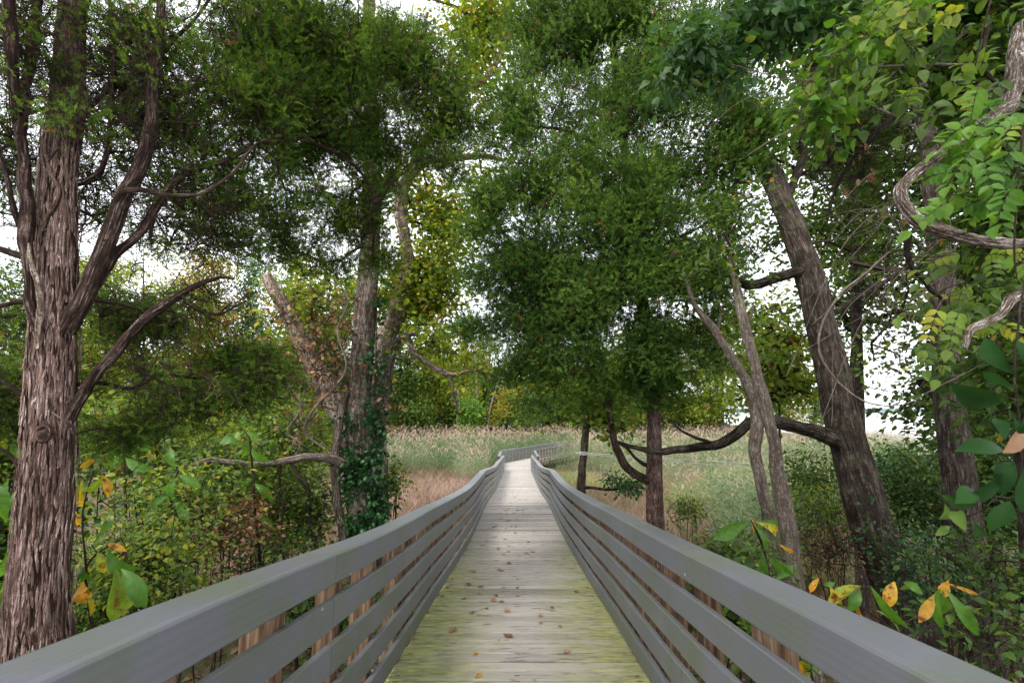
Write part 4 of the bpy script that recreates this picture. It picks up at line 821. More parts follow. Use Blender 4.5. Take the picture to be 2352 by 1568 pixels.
# ------------------------------------------------------------------ big leaning tree and its neighbours on the right
YB = 6.0
gl = dict(tm=[LOBED, OVATE], leaf='green_leaf', flat=True)
tree('leaning_tree', 'thick dark trunk leaning left behind the right railing with a long low bough', 'tree', [
 dict(px=[(2105, 1500, YB, 150), (2060, 1360, YB, 128), (2020, 1250, YB, 114), (1983, 1120, YB, 102), (1948, 1000, YB, 92), (1920, 900, YB, 84), (1893, 780, YB, 78), (1866, 660, YB + .05, 74), (1835, 560, YB + .2, 66), (1796, 460, YB + .4, 58), (1762, 385, YB + 1.2, 52), (1728, 320, YB + 2.2, 46), (1690, 220, YB + 3, 38), (1680, 40, YB + 3.2, 30), (1690, -150, YB + 3.2, 20), (1700, -400, YB + 3.2, 10)], n=80, seg=14, bark=(.035, .28, .018), **{'from': .45}),
 dict(px=[(1938, 1030, YB, 44), (1905, 1004, YB - .05, 40), (1860, 986, YB - .1, 36), (1810, 973, YB - .15, 34), (1765, 965, YB - .1, 32), (1725, 972, YB, 30), (1695, 995, YB + .1, 28), (1655, 1018, YB + .2, 24), (1610, 1024, YB + .3, 20), (1560, 1030, YB + .5, 16), (1510, 1036, YB + .6, 14), (1460, 1028, YB + .8, 10), (1420, 1015, YB + .9, 6)], n=28, seg=10, bark=(.03, .2, .008)),
 dict(px=[(1640, 1020, YB + .25, 9), (1600, 1005, YB + .2, 8), (1560, 985, YB + .2, 6), (1540, 960, YB + .2, 4)], n=8),
 dict(px=[(1850, 625, YB + .05, 34), (1815, 630, YB + .05, 30), (1780, 640, YB + .1, 28), (1745, 652, YB + .15, 26), (1715, 652, YB + .2, 24), (1680, 640, YB + .2, 22), (1640, 618, YB + .3, 18), (1590, 560, YB + .4, 10)], n=20, seg=8, bark=(.03, .2, .007)),
 dict(px=[(1797, 475, YB + .5, 22), (1836, 380, YB + .7, 22), (1850, 280, YB + .5, 24), (1870, 150, YB + .8, 20), (1900, 0, YB + 1, 15), (1920, -200, YB + 1, 10)], n=14, bark=(.04, .2, .008)),
 dict(px=[(1885, 740, YB + .1, 20), (1960, 690, YB + .4, 17), (2030, 650, YB + .8, 14), (2100, 600, YB + 1.2, 10)], n=10)], 'oak_bark', [
 dict(gl, n=1050, per=16, rad=.25, size=.10, step=.42, rtip=.005, rexp=.45, rmax=.05, tb=(.42, .2), twigs=300, tl=.4, gap=.42, gscale=.9, seed=5,
  ell=[(1800, 170, YB + 1.4, 180, 150, 1.3, 1.2), (1950, 330, YB + 1.8, 140, 120, 1.2, 1.2), (1900, 520, YB + 2.2, 120, 110, 1.2, 1.0), (2050, 560, YB + 2, 110, 140, 1.2, 1.2), (1980, 700, YB + 2, 50, 60, 1., .5), (2050, 760, YB + 2, 80, 110, 1., .8), (2090, 900, YB + 1.5, 40, 60, .6, .5), (1990, 830, YB + 2, 30, 60, .6, .3), (1700, 330, YB + 1.4, 110, 110, 1, .7), (1950, 60, YB + 1.2, 180, 120, 1.2, 1.0), (1760, 540, YB + 2.6, 70, 80, .9, .5), (1690, 560, YB + 1.2, 60, 60, .7, .5)])])
YT = 5.4
tree('slender_tree', 'slim pale grey trunk right of the railing, leaning left in front of the low bough', 'tree', [
 dict(px=[(1838, 1400, YT, 46), (1822, 1300, YT, 40), (1805, 1190, YT, 37), (1790, 1100, YT, 35), (1772, 1000, YT, 32), (1752, 920, YT, 32), (1735, 840, YT, 28), (1716, 770, YT, 26), (1702, 710, YT + .1, 24), (1690, 650, YT + .3, 20), (1680, 590, YT + .7, 13), (1672, 540, YT + 1.2, 7)], n=32, seg=10, bark=(.03, .18, .007), **{'from': .6}),
 dict(px=[(1735, 840, YT, 12), (1715, 780, YT + .1, 9), (1730, 700, YT + .2, 6)], n=8)], 'slim_bark',
 dict(gl, n=60, per=12, rad=.16, size=.08, step=.3, rtip=.004, rmax=.012, rexp=.4, ell=[(1690, 480, YT + .4, 70, 80, .5), (1640, 620, YT + .4, 60, 60, .5)], tb=(.35, .2)))
tree('slender_tree', 'slimmer darker trunk crossing behind the slim pale grey one, forking at its top', 'tree', [
 dict(px=[(1800, 1330, YT + .5, 34), (1778, 1230, YT + .5, 31), (1752, 1130, YT + .5, 30), (1735, 1040, YT + .5, 30), (1736, 960, YT + .5, 28), (1712, 880, YT + .5, 26), (1678, 820, YT + .5, 24), (1645, 770, YT + .5, 22), (1615, 730, YT + .5, 18), (1590, 690, YT + .5, 12), (1575, 620, YT + .5, 7)], n=28, seg=10, bark=(.03, .18, .006), **{'from': .5}),
 dict(px=[(1645, 770, YT + .5, 10), (1655, 720, YT + .6, 8), (1640, 660, YT + .7, 5)], n=8)], 'slim_bark',
 dict(gl, n=60, per=12, rad=.16, size=.08, step=.3, rtip=.004, rmax=.012, rexp=.4, ell=[(1600, 660, YT + .8, 60, 60, .5), (1640, 800, YT + .9, 50, 50, .4)], tb=(.4, .2)))
YR = 5.5
tree('tree', 'upright furrowed trunk at the right, between the leaning tree and the glossy vine', 'tree', [
 dict(px=[(2262, 1560, YR, 110), (2240, 1400, YR, 98), (2222, 1280, YR, 90), (2205, 1150, YR, 84), (2190, 1030, YR, 80), (2182, 920, YR, 78), (2178, 800, YR, 74), (2168, 680, YR, 68), (2155, 550, YR + .05, 60), (2140, 420, YR + .1, 54), (2128, 300, YR + .2, 48), (2110, 200, YR + .3, 44), (2090, 80, YR + .4, 38), (2080, -100, YR + .4, 28), (2080, -350, YR + .4, 14)], n=72, seg=12, bark=(.03, .25, .015), **{'from': .4}),
 dict(px=[(2180, 770, YR, 20), (2110, 735, YR + .3, 17), (2040, 700, YR + .6, 14), (1990, 640, YR + .9, 9)], n=10),
 dict(px=[(2140, 400, YR, 22), (2210, 300, YR + .2, 18), (2280, 180, YR + .4, 15), (2350, 60, YR + .6, 10)], n=10)], 'oak_bark', [
 dict(gl, n=950, per=16, rad=.2, size=.10, step=.4, rtip=.005, rexp=.45, rmax=.045, tb=(.34, .18), twigs=300, tl=.4, gap=.4, gscale=.9, seed=8,
  ell=[(2080, 120, YR + 1.2, 180, 160, 1, 1.3), (2250, 300, YR + 1.2, 140, 180, 1, 1.2), (2290, 560, YR + 1.5, 110, 140, 1, 1.1), (2090, 420, YR + 1.5, 110, 110, 1, .9), (2250, 60, YR + .8, 160, 120, 1, 1.), (2290, 780, YR + 1.4, 90, 110, .8, 1.2), (2300, 960, YR + 1.2, 80, 90, .8, .9), (2110, 870, YR + 1.2, 35, 50, .4, .35)])])
tree('dark_trunk', 'dark vine-hung trunk at the upper right edge behind the twisted grey vine', 'tree', [
 dict(px=[(2420, 1560, 3.6, 120), (2390, 1200, 3.6, 105), (2370, 900, 3.6, 98), (2350, 600, 3.6, 92), (2320, 350, 3.6, 88), (2290, 150, 3.6, 84), (2265, 0, 3.6, 80), (2240, -200, 3.6, 70), (2230, -500, 3.6, 40)], n=48, seg=10, bark=(.03, .2, .012), **{'from': .3})], 'oak_bark',
 [dict(tm=[OVATE_LO], leaf='green_leaf', flat=True, name='unseen_shade_crown', n=0, per=16, rad=.3, size=.2, step=.5, rtip=.006, rexp=.42, rmax=.04, world=[(2.6, .8, 5., 2.6, 2.8, 1.1, 80), (2.6, -2.6, 4.6, 3, 2.5, 1.2, 60)]),  # coarse overhead leaves out of view, added to shade the near deck and rails
 dict(gl, n=420, per=16, rad=.14, size=.085, step=.3, rtip=.004, rexp=.4, rmax=.02, tb=(.3, .18), ell=[(2290, 200, 3.3, 90, 160, .4, 1.2), (2200, 40, 3.4, 160, 80, .5, 1.2), (2330, 480, 3.3, 60, 160, .4, 1), (2340, 850, 3.3, 60, 140, .4, .8)])])

# overhanging leafy branches, top right
def spray_branch(label, stems, crown, base_mat='dark_twig', cat='branch', name='leafy_branch'):
    return tree(name, label, cat, stems, base_mat, crown, ground_base=False, stem_name='stem')
spray_branch('branch of blue-green toothed leaves reaching in at the top, right of the middle cedar', [
 dict(px=[(2300, -120, 3.4, 26), (2150, -60, 3.4, 20), (1980, 10, 3.3, 15), (1840, 50, 3.2, 12), (1720, 100, 3.1, 8), (1600, 140, 3.0, 5), (1520, 165, 3.0, 3)], n=8, **{'from': .2}),
 dict(px=[(1980, 10, 3.3, 10), (1900, -30, 3.1, 8), (1780, -20, 3., 6), (1660, 20, 3, 4)], n=6)],
 dict(n=300, per=10, rad=.09, size=.085, tm=[OVATE, LANCE], leaf='bluegreen_leaf', flat=True, ldroop=.8, step=.2, rtip=.002, rexp=.4, rmax=.008, tb=(.5, .15),
  ell=[(1600, 120, 3.0, 90, 55, .3, 1.2), (1730, 60, 3.1, 110, 70, .3, 1.3), (1860, 40, 3.2, 110, 70, .3, 1.2), (1540, 170, 3.0, 40, 25, .2, .8), (1680, 170, 3.0, 60, 35, .2, .6), (1990, 40, 3.3, 100, 80, .3, 1)]))
spray_branch('pale bare branch tipped with bright yellow-green leaves at the upper right', [
 dict(px=[(2260, 152, 2.6, 10), (2150, 148, 2.6, 9), (2060, 152, 2.6, 8), (1990, 160, 2.6, 8), (1940, 190, 2.6, 6), (1890, 240, 2.6, 5), (1830, 290, 2.6, 4), (1770, 322, 2.6, 3), (1710, 362, 2.6, 2)], n=8, **{'from': .3}),
 dict(px=[(1950, 182, 2.6, 5), (1880, 184, 2.6, 4), (1800, 182, 2.6, 3), (1740, 165, 2.6, 2.5), (1680, 148, 2.6, 2)], n=6),
 dict(px=[(1800, 182, 2.6, 3), (1740, 215, 2.6, 2.5), (1690, 240, 2.6, 2), (1630, 290, 2.6, 1.5)], n=5)],
 dict(n=90, per=8, rad=.075, size=.065, tm=[OVATE, HEART], leaf='bright_leaf', flat=True, ldroop=.9, step=.2, rtip=.0016, rexp=.35, rmax=.004, twigs=120, tl=.3, tb=(.55, .2), twigmat='pale_twig',
  ell=[(1900, 160, 2.6, 60, 50, .2, 1.4), (1960, 110, 2.6, 60, 40, .2, 1), (1880, 260, 2.6, 50, 50, .2, .9), (1930, 310, 2.6, 35, 35, .15, .5), (1850, 240, 2.6, 40, 40, .15, .6), (2040, 60, 2.7, 90, 50, .2, .9)]), 'pale_twig')
spray_branch('dark curved branch with hanging brown dead leaves below the yellow-green tip', [
 dict(px=[(2230, 60, 3., 16), (2130, 160, 3., 14), (2060, 250, 3., 14), (1990, 330, 3., 13), (1930, 410, 3., 10), (1900, 500, 3., 6)], n=10, **{'from': .4})],
 dict(n=7, per=2, rad=.05, size=.07, tm=[LOBED], leaf='brown_leaf', flat=True, ldroop=3, step=.2, rtip=.0016, rexp=.35, rmax=.004, twigs=260, tl=.5,
  ell=[(1920, 375, 2.9, 30, 25, .1), (1980, 400, 2.9, 30, 20, .1), (1950, 340, 2.9, 25, 20, .1)]))
loose_vine([(2352, 60, 2.4, 60), (2320, 230, 2.3, 55), (2290, 262, 2.2, 42), (2240, 298, 2.15, 38), (2195, 330, 2.1, 32), (2150, 362, 2.1, 32), (2100, 398, 2.05, 30), (2072, 430, 2., 34), (2074, 470, 2., 34), (2110, 510, 2., 36), (2170, 532, 2., 38), (2240, 552, 2., 34), (2300, 560, 2., 36), (2380, 558, 2., 36), (2460, 540, 2., 36)], 'drift', 'twisted_vine', 'thick silvery twisted vine bending back on itself at the upper right edge', 'vine', n=90, bark=(.012, .14, .011))
loose_vine([(2216, 800, 2., 10), (2228, 760, 2., 22), (2260, 742, 2., 24), (2295, 722, 2., 24), (2320, 690, 2., 34), (2352, 672, 2., 34), (2420, 650, 2., 34)], 'drift', 'twisted_vine', 'shorter silvery vine stub at the right edge, below the big twisted one', 'vine', n=60, bark=(.010, .3, .008))
loose_vine([(2085, 540, 2.1, 18), (2083, 580, 2.15, 16), (2100, 620, 2.2, 15), (2135, 660, 2.3, 14), (2170, 700, 2.4, 10), (2185, 760, 2.5, 7)], 'dark_twig', 'vine', 'dark vine dropping from the bend of the thick twisted vine', 'vine', side=14, sidel=.3)
loose_vine([(2070, 560, 2.3, 3), (2030, 590, 2.3, 5), (1985, 630, 2.3, 6), (1940, 665, 2.3, 6), (1905, 710, 2.3, 6), (1882, 765, 2.3, 6), (1884, 815, 2.3, 6), (1915, 865, 2.3, 6), (1965, 910, 2.3, 5), (2020, 930, 2.3, 4), (2085, 925, 2.4, 3), (2150, 890, 2.8, 3), (2230, 850, 3.2, 3), (2320, 800, 3.4, 3)], 'pale_twig', 'vine', 'thin pale vine arching in a wide loop before the leaning trunk', 'vine')
loose_vine([(2270, 60, 2.5, 12), (2255, 150, 2.5, 14), (2290, 210, 2.5, 12), (2210, 280, 2.4, 14), (2185, 320, 2.4, 14)], 'dark_twig', 'vine', 'dark knobbly stem behind the top of the thick twisted vine', 'vine')
loose_vine([(1990, 238, 2.7, 6), (2060, 270, 2.7, 7), (2130, 310, 2.6, 8), (2190, 352, 2.5, 8)], 'pale_twig', 'vine', 'straight pale stem running down to the thick twisted vine from the left', 'vine', side=24, sidel=.35)
acc = Acc()
hub = [U(2100, 600, 2.5), U(2060, 450, 2.6), U(2160, 560, 2.5), U(2120, 420, 2.6), U(2200, 640, 2.5)]
for k in range(30):
    a = hub[k % 5] + rng.normal(size=3) * .05; b = U(rng.uniform(1780, 2130), rng.uniform(430, 1000), rng.uniform(2.3, 3.)); mid = (a + b) / 2 + rng.normal(size=3) * .1 + (0, 0, .06)
    V, T, uv, A = tube(np.array([a, mid, b]), [.0028, .0022, .001], 4, seg=8); acc.add(V, T, rng.uniform(.2, .6), uv)
    C = catmull(np.array([a, mid, b]), 6); twigs(acc, C, 0, 2, .22, .0008)
tag(acc.build('vine_tangle', M['pale_twig']), 'tangle of fine bare vine twigs hanging in front of the leaning tree', 'vines')

def compound(label, stems, leaves, mat, tb=(.5, .2), name='leafy_vine', leaf=OVATE, pairs=4, size=.055):
    """stems px paths; leaves: (u,v,Y,du,dv,len_px): each a compound leaf with paired leaflets"""
    P0, _ = pxpath(stems[0]); root = thing(name, label, 'vine', P0[0]); base = P0[0]
    acc = Acc()
    for st in stems:
        P, r = pxpath(st); V, T, uv, A = tube(P, r, 6, seg=6); acc.add(V, T, .5, uv)
    fol = Acc()
    for (u, v, Y, du, dv, L) in leaves:
        a = U(u, v, Y); b = U(u + du * L, v + dv * L, Y + rng.uniform(-.15, .1)); mid = (a + b) / 2 + (0, 0, .015)
        V, T, uv, A = tube(np.array([a, mid, b]), [.0016, .0013, .0008], 4, seg=4); acc.add(V, T, .8, uv)
        C = catmull(np.array([a, mid, b]), 6); ax = unit(b - a); vw = unit(-a); sidev = unit(np.cross(ax, vw) * 1.0 + rng.normal(size=3) * .15)
        t0 = np.clip(rng.normal(*tb), 0, .97)
        pos = []; dr = []; sz = []
        for i in range(pairs):
            c = C[int((.25 + .7 * i / pairs) * (len(C) - 1))]
            for sgn in (1, -1):
                pos.append(c); dr.append(sidev * sgn + ax * .5 + (0, 0, -.25) + rng.normal(size=3) * .1); sz.append(size * (1.1 - .1 * i) * rng.uniform(.9, 1.1))
        pos.append(C[-1]); dr.append(ax); sz.append(size * 1.2)
        upv = np.tile(unit(vw * .6 + np.array((0, 0, .8)) + rng.normal(size=3) * .25), (len(pos), 1))
        scatter(fol, leaf, np.array(pos), np.array(dr), upv, np.array(sz), np.clip(t0 + rng.normal(0, .06, len(pos)), 0, .97))
    acc.build('stem', M['dark_twig'], root, base); fol.build('foliage', M[mat], root, base)
def scatter_leaves(box, k, Ls, Ys, up=(-1, -.3)):
    out = []
    for _ in range(k):
        a = rng.uniform(0, 2 * math.pi); out.append((rng.uniform(box[0], box[2]), rng.uniform(box[1], box[3]), rng.uniform(*Ys), math.cos(a), .6 * math.sin(a) + .45, rng.uniform(*Ls)))
    return out
compound('bright green vine of paired leaflets filling the upper right edge', [[(2360, 200, 1.9, 8), (2340, 400, 1.9, 7), (2330, 560, 1.9, 6), (2335, 640, 1.9, 4)], [(2350, 260, 1.9, 4), (2250, 380, 1.9, 3), (2220, 470, 1.9, 3)]],
         scatter_leaves((2170, 240, 2350, 480), 26, (70, 130), (1.8, 2.3)) + [(2335, 330, 1.7, -.5, .8, 120), (2345, 250, 1.7, -.6, .5, 130), (2330, 420, 1.7, -.4, .9, 110), (2250, 190, 1.9, -.2, .9, 110)], 'bright_leaf', (.35, .25), size=.06)
compound('drooping vine with paired toothed leaflets under the thick twisted vine', [[(2360, 600, 2.1, 6), (2260, 640, 2.1, 5), (2180, 660, 2.1, 4), (2120, 700, 2.1, 3)], [(2352, 700, 2.1, 4), (2200, 850, 2.1, 3)]],
         scatter_leaves((2100, 560, 2350, 780), 34, (70, 130), (2.0, 2.6)) + [(2165, 690, 2., -.35, .95, 120), (2210, 700, 2., -.3, .95, 110), (2120, 780, 2.1, .1, 1, 70), (2050, 640, 2.3, .1, 1, 90)], 'green_leaf', (.7, .2), size=.05)
compound('leafy vine high at the top right corner with broad drooping leaves', [[(2300, -80, 2.0, 8), (2260, 60, 2., 6), (2230, 200, 2.1, 4)]],
         scatter_leaves((1950, -20, 2352, 220), 42, (70, 140), (1.9, 2.8)), 'green_leaf', (.5, .2), size=.07, pairs=3)

def hand_leaves(name, label, cat, stems, leaves, mat, stem_mat='dark_twig', group=None, fold=None, bend=.35):
    """leaves: (u,v,Y, tipu, tipv, dY, width_ratio, tint): broad leaves placed one by one"""
    P0, _ = pxpath(stems[0]); base = P0[0]; root = thing(name, label, cat, base, group)
    acc = Acc()
    for st in stems:
        P, r = pxpath(st); V, T, uv, A = tube(P, r, 7, seg=6); acc.add(V, T, .5, uv)
    acc.build('stem', M[stem_mat], root, base)
    fol = Acc()
    for (u, v, Y, tu, tv, dY, wr, tint) in leaves:
        a = U(u, v, Y); b = U(tu, tv, Y + dY); L = np.linalg.norm(b - a); TV, TT = BIG; V = TV.copy()
        V[:, 0] *= wr * .8 / .48; V[:, 2] = rng.uniform(.15, .6) * np.abs(V[:, 0]) + bend * rng.uniform(-.1, .9) * np.sin(V[:, 1] * math.pi) - rng.uniform(0, .35) * V[:, 1] ** 3 + rng.normal() * .5 * V[:, 0] * V[:, 1]; V[:, 0] += rng.normal() * .08 * V[:, 1] ** 2; V[:, 2] +=  0 + .012 * np.sin(V[:, 1] * 40) * np.abs(V[:, 0]) * 4
        y = unit((b - a)[None]); vw = unit(-(a + b)[None] / 2); n0 = unit(vw + np.array([[0, 0, .12]]) + rng.normal(size=(1, 3)) * .42)
        ta = np.where(np.abs(TV[:, 0]) < 1e-4, .07, -.02) + .05 * np.sin(TV[:, 1] * 30 + tint * 40) * (np.abs(TV[:, 0]) > 1e-4) + (.12 * TV[:, 1] * (tint > .4))
        scatter(fol, (V, TT), a[None], y, n0, np.array([L]), np.array([tint]), ta)
    fol.build('foliage', M[mat], root, base, smooth=True); return root
hand_leaves('greenbrier_vine', 'glossy dark green oval-leaved vine hanging at the right edge', 'vine', [
 [(2370, 560, 1.55, 8), (2345, 700, 1.55, 7), (2330, 850, 1.55, 7), (2345, 1000, 1.55, 6), (2340, 1130, 1.55, 5), (2290, 1140, 1.5, 4), (2150, 1128, 1.5, 3)], [(2340, 920, 1.55, 4), (2270, 900, 1.5, 3), (2230, 905, 1.5, 2)], [(2345, 1030, 1.5, 4), (2270, 1050, 1.5, 3), (2220, 1050, 1.5, 2)], [(2290, 1140, 1.5, 3), (2240, 1180, 1.5, 2), (2180, 1190, 1.5, 2)]],
 [(2300, 925, 1.5, 2198, 912, -.05, .48, .3), (2330, 890, 1.5, 2260, 850, .05, .5, .4), (2330, 860, 1.45, 2250, 780, .05, .5, .25), (2352, 840, 1.45, 2350, 780, 0, .5, .3), (2300, 1030, 1.5, 2212, 1040, -.05, .42, .45), (2310, 1010, 1.5, 2290, 950, .05, .5, .3), (2330, 1060, 1.5, 2300, 1130, -.02, .5, .3), (2310, 1090, 1.5, 2232, 1120, -.05, .55, .5), (2240, 1130, 1.5, 2190, 1150, -.05, .5, .55), (2200, 1190, 1.5, 2145, 1165, -.05, .5, .9), (2205, 1175, 1.45, 2210, 1215, -.05, .6, .95), (2240, 1195, 1.45, 2270, 1235, -.03, .6, .6), (2320, 1150, 1.45, 2290, 1210, -.03, .55, .5), (2240, 1160, 1.5, 2175, 1150, -.02, .5, .6), (2330, 960, 1.45, 2352, 1000, 0, .6, .3), (2270, 960, 1.55, 2300, 1000, 0, .5, .25), (2350, 1080, 1.5, 2360, 1180, 0, .5, .35), (2180, 1208, 1.5, 2148, 1225, -.02, .4, .9)], 'glossy_leaf')
hand_leaves('withered_leaf', 'large curled orange-brown withered leaf among the glossy vine leaves', 'leaf', [[(2352, 960, 1.5, 3), (2345, 990, 1.5, 3), (2340, 1000, 1.5, 2)]], [(2362, 985, 1.48, 2304, 1025, -.03, .5, .55)], 'brown_leaf')
# pawpaw saplings
hand_leaves('pawpaw_sapling', 'low sapling with broad green and yellow-orange leaves behind the right cap rail', 'sapling', [
 [(2080, 1640, 3.0, 12), (2085, 1500, 3.0, 9), (2130, 1440, 3., 7), (2190, 1400, 3., 6), (2240, 1372, 3., 4), (2290, 1330, 3., 3)], [(2085, 1500, 3., 7), (2040, 1440, 3., 6), (1990, 1400, 3., 5), (1930, 1360, 3., 3), (1880, 1340, 3., 2)], [(2060, 1460, 3., 5), (2080, 1430, 3., 4), (2120, 1405, 3., 3)]],
 [(1882, 1325, 3., 1862, 1362, 0, .42, .93), (1918, 1337, 3., 1895, 1345, 0, .6, .2), (1905, 1340, 3., 1935, 1395, 0, .42, .82), (1980, 1345, 3., 1905, 1395, -.05, .38, .66), (1975, 1350, 3., 1950, 1400, -.05, .5, .3), (2000, 1345, 2.9, 2080, 1450, -.1, .36, .25), (2055, 1335, 3., 2030, 1392, -.05, .5, .87), (2075, 1338, 3., 2122, 1362, -.1, .55, .35), (2010, 1400, 3., 2070, 1440, 0, .4, .5), (1970, 1370, 3., 1985, 1420, 0, .4, .92), (2150, 1362, 3., 2115, 1425, -.05, .36, .88), (2160, 1350, 3., 2145, 1442, -.05, .42, .3), (2165, 1355, 3., 2178, 1440, .05, .45, .4), (2172, 1352, 2.9, 2250, 1460, -.1, .36, .25), (2165, 1335, 3., 2270, 1370, 0, .10, .98), (2180, 1330, 3., 2165, 1368, 0, .6, .95), (2150, 1400, 3., 2110, 1375, 0, .4, .35), (2060, 1400, 3., 2050, 1430, 0, .5, .2), (1955, 1400, 3., 1900, 1400, 0, .5, .3)], 'pawpaw_leaf')
hand_leaves('pawpaw_sapling', 'sapling with large drooping green leaves beside the slim pale grey trunk', 'sapling', [
 [(1790, 1420, 4.2, 8), (1770, 1340, 4.2, 7), (1755, 1260, 4.2, 6), (1735, 1215, 4.2, 5), (1725, 1195, 4.2, 3)]],
 [(1722, 1195, 4.2, 1640, 1235, -.1, .36, .3), (1724, 1200, 4.2, 1655, 1240, .1, .36, .25), (1732, 1205, 4.2, 1760, 1265, -.05, .4, .3), (1735, 1198, 4.2, 1790, 1230, 0, .4, .72), (1728, 1190, 4.2, 1735, 1225, 0, .25, .97), (1740, 1200, 4.3, 1800, 1215, .1, .4, .25), (1760, 1270, 4.2, 1690, 1260, 0, .4, .25), (1765, 1280, 4.2, 1820, 1330, 0, .4, .3), (1755, 1270, 4.2, 1750, 1330, 0, .45, .25), (1765, 1310, 4.2, 1700, 1330, 0, .4, .2), (1780, 1330, 4.2, 1830, 1300, 0, .4, .35), (1790, 1250, 4.3, 1820, 1270, 0, .4, .9)], 'pawpaw_leaf')
hand_leaves('pawpaw_sapling', 'sapling with large spotted yellow-green leaves between the cedar trunk and left railing', 'sapling', [
 [(250, 1600, 2.7, 10), (215, 1450, 2.7, 8), (200, 1300, 2.7, 6), (280, 1235, 2.7, 4)], [(200, 1320, 2.7, 6), (190, 1180, 2.75, 5), (215, 1080, 2.8, 4)]],
 [(262, 1305, 2.6, 270, 1425, -.05, .55, .52), (278, 1305, 2.6, 352, 1378, 0, .42, .2), (245, 1248, 2.7, 290, 1260, 0, .35, .93), (225, 1262, 2.7, 240, 1320, 0, .5, .66), (250, 1262, 2.7, 285, 1330, .05, .55, .22), (190, 1335, 2.6, 200, 1385, 0, .75, .9), (195, 1370, 2.6, 212, 1412, 0, .45, .7), (215, 1330, 2.7, 175, 1300, 0, .5, .25), (180, 1080, 2.8, 215, 1050, 0, .4, .8), (185, 1130, 2.8, 240, 1100, 0, .4, .55), (232, 1090, 2.8, 250, 1140, 0, .4, .86), (190, 1100, 2.8, 178, 1170, 0, .4, .72), (176, 1210, 2.8, 182, 1180, 0, .5, .9), (220, 1240, 2.8, 260, 1190, .1, .4, .2)], 'pawpaw_leaf')
hand_leaves('pawpaw_sapling', 'sapling with big shaded green leaves at the far left edge', 'sapling', [[(10, 1620, 3.2, 10), (20, 1400, 3.2, 8), (25, 1200, 3.2, 6), (40, 1040, 3.2, 4)]],
 [(30, 1000, 3.2, 60, 1050, 0, .45, .35), (20, 1100, 3.2, -20, 1180, 0, .4, .25), (25, 1180, 3.2, 60, 1260, 0, .4, .2), (20, 1250, 3.2, -10, 1340, 0, .4, .25), (30, 1280, 3.2, 20, 1380, 0, .4, .5), (10, 1320, 3.2, 40, 1420, 0, .4, .2), (30, 960, 3.2, 10, 1040, 0, .4, .5), (15, 1200, 3.1, 5, 1110, 0, .4, .3), (30, 1130, 3.1, 70, 1180, 0, .4, .35)], 'pawpaw_leaf')
hand_leaves('pawpaw_sapling', 'sapling with bunched big leaves in the left thicket, below the cedar limb', 'sapling', [[(420, 1420, 4.4, 8), (400, 1250, 4.4, 7), (395, 1130, 4.4, 5), (410, 1080, 4.4, 4)]],
 [(405, 1090, 4.4, 350, 1130, 0, .4, .25), (410, 1090, 4.4, 460, 1120, 0, .4, .3), (405, 1095, 4.4, 400, 1170, 0, .4, .2), (400, 1130, 4.4, 340, 1180, 0, .4, .25), (400, 1140, 4.4, 440, 1190, 0, .4, .3), (398, 1180, 4.4, 385, 1230, 0, .4, .85), (398, 1190, 4.4, 360, 1240, 0, .4, .3), (398, 1240, 4.4, 370, 1290, 0, .4, .2), (400, 1250, 4.4, 430, 1300, 0, .4, .2), (405, 1080, 4.4, 380, 1030, 0, .4, .35), (400, 1300, 4.4, 350, 1330, 0, .4, .25), (402, 1300, 4.4, 440, 1350, 0, .4, .25)], 'pawpaw_leaf')
hand_leaves('pawpaw_sapling', 'sapling of pale green broad leaves just left above the tip of the silvery dead branch', 'sapling', [[(600, 1300, 5.6, 8), (585, 1150, 5.6, 6), (575, 1020, 5.6, 5), (560, 985, 5.6, 3)]],
 [(565, 990, 5.6, 520, 1020, 0, .42, .4), (565, 990, 5.6, 600, 1015, 0, .42, .45), (562, 985, 5.6, 555, 945, 0, .42, .4), (570, 1010, 5.6, 560, 1055, 0, .42, .35), (575, 1030, 5.6, 620, 1055, 0, .42, .4), (580, 1100, 5.6, 540, 1130, 0, .42, .3), (585, 1110, 5.6, 625, 1145, 0, .42, .3), (585, 1160, 5.6, 560, 1200, 0, .42, .35), (590, 1180, 5.6, 630, 1210, 0, .42, .3)], 'pawpaw_leaf')
hand_leaves('pawpaw_sapling', 'taller sapling with yellow-green leaves behind the cedar trunk, right side', 'sapling', [[(300, 1420, 5., 8), (290, 1200, 5., 7), (285, 1000, 5., 5), (300, 920, 5., 4)]],
 [(300, 930, 5., 240, 960, 0, .42, .45), (300, 930, 5., 350, 960, 0, .42, .4), (295, 950, 5., 290, 1020, 0, .42, .35), (290, 980, 5., 230, 1020, 0, .42, .5), (290, 990, 5., 350, 1030, 0, .42, .3), (288, 1040, 5., 240, 1080, 0, .42, .25), (288, 1050, 5., 340, 1090, 0, .42, .35), (300, 920, 5., 290, 870, 0, .42, .5), (420, 950, 5., 360, 930, 0, .42, .4), (560, 1020, 5.5, 500, 1010, 0, .42, .35), (560, 1020, 5.5, 540, 990, 0, .42, .5)], 'pawpaw_leaf')
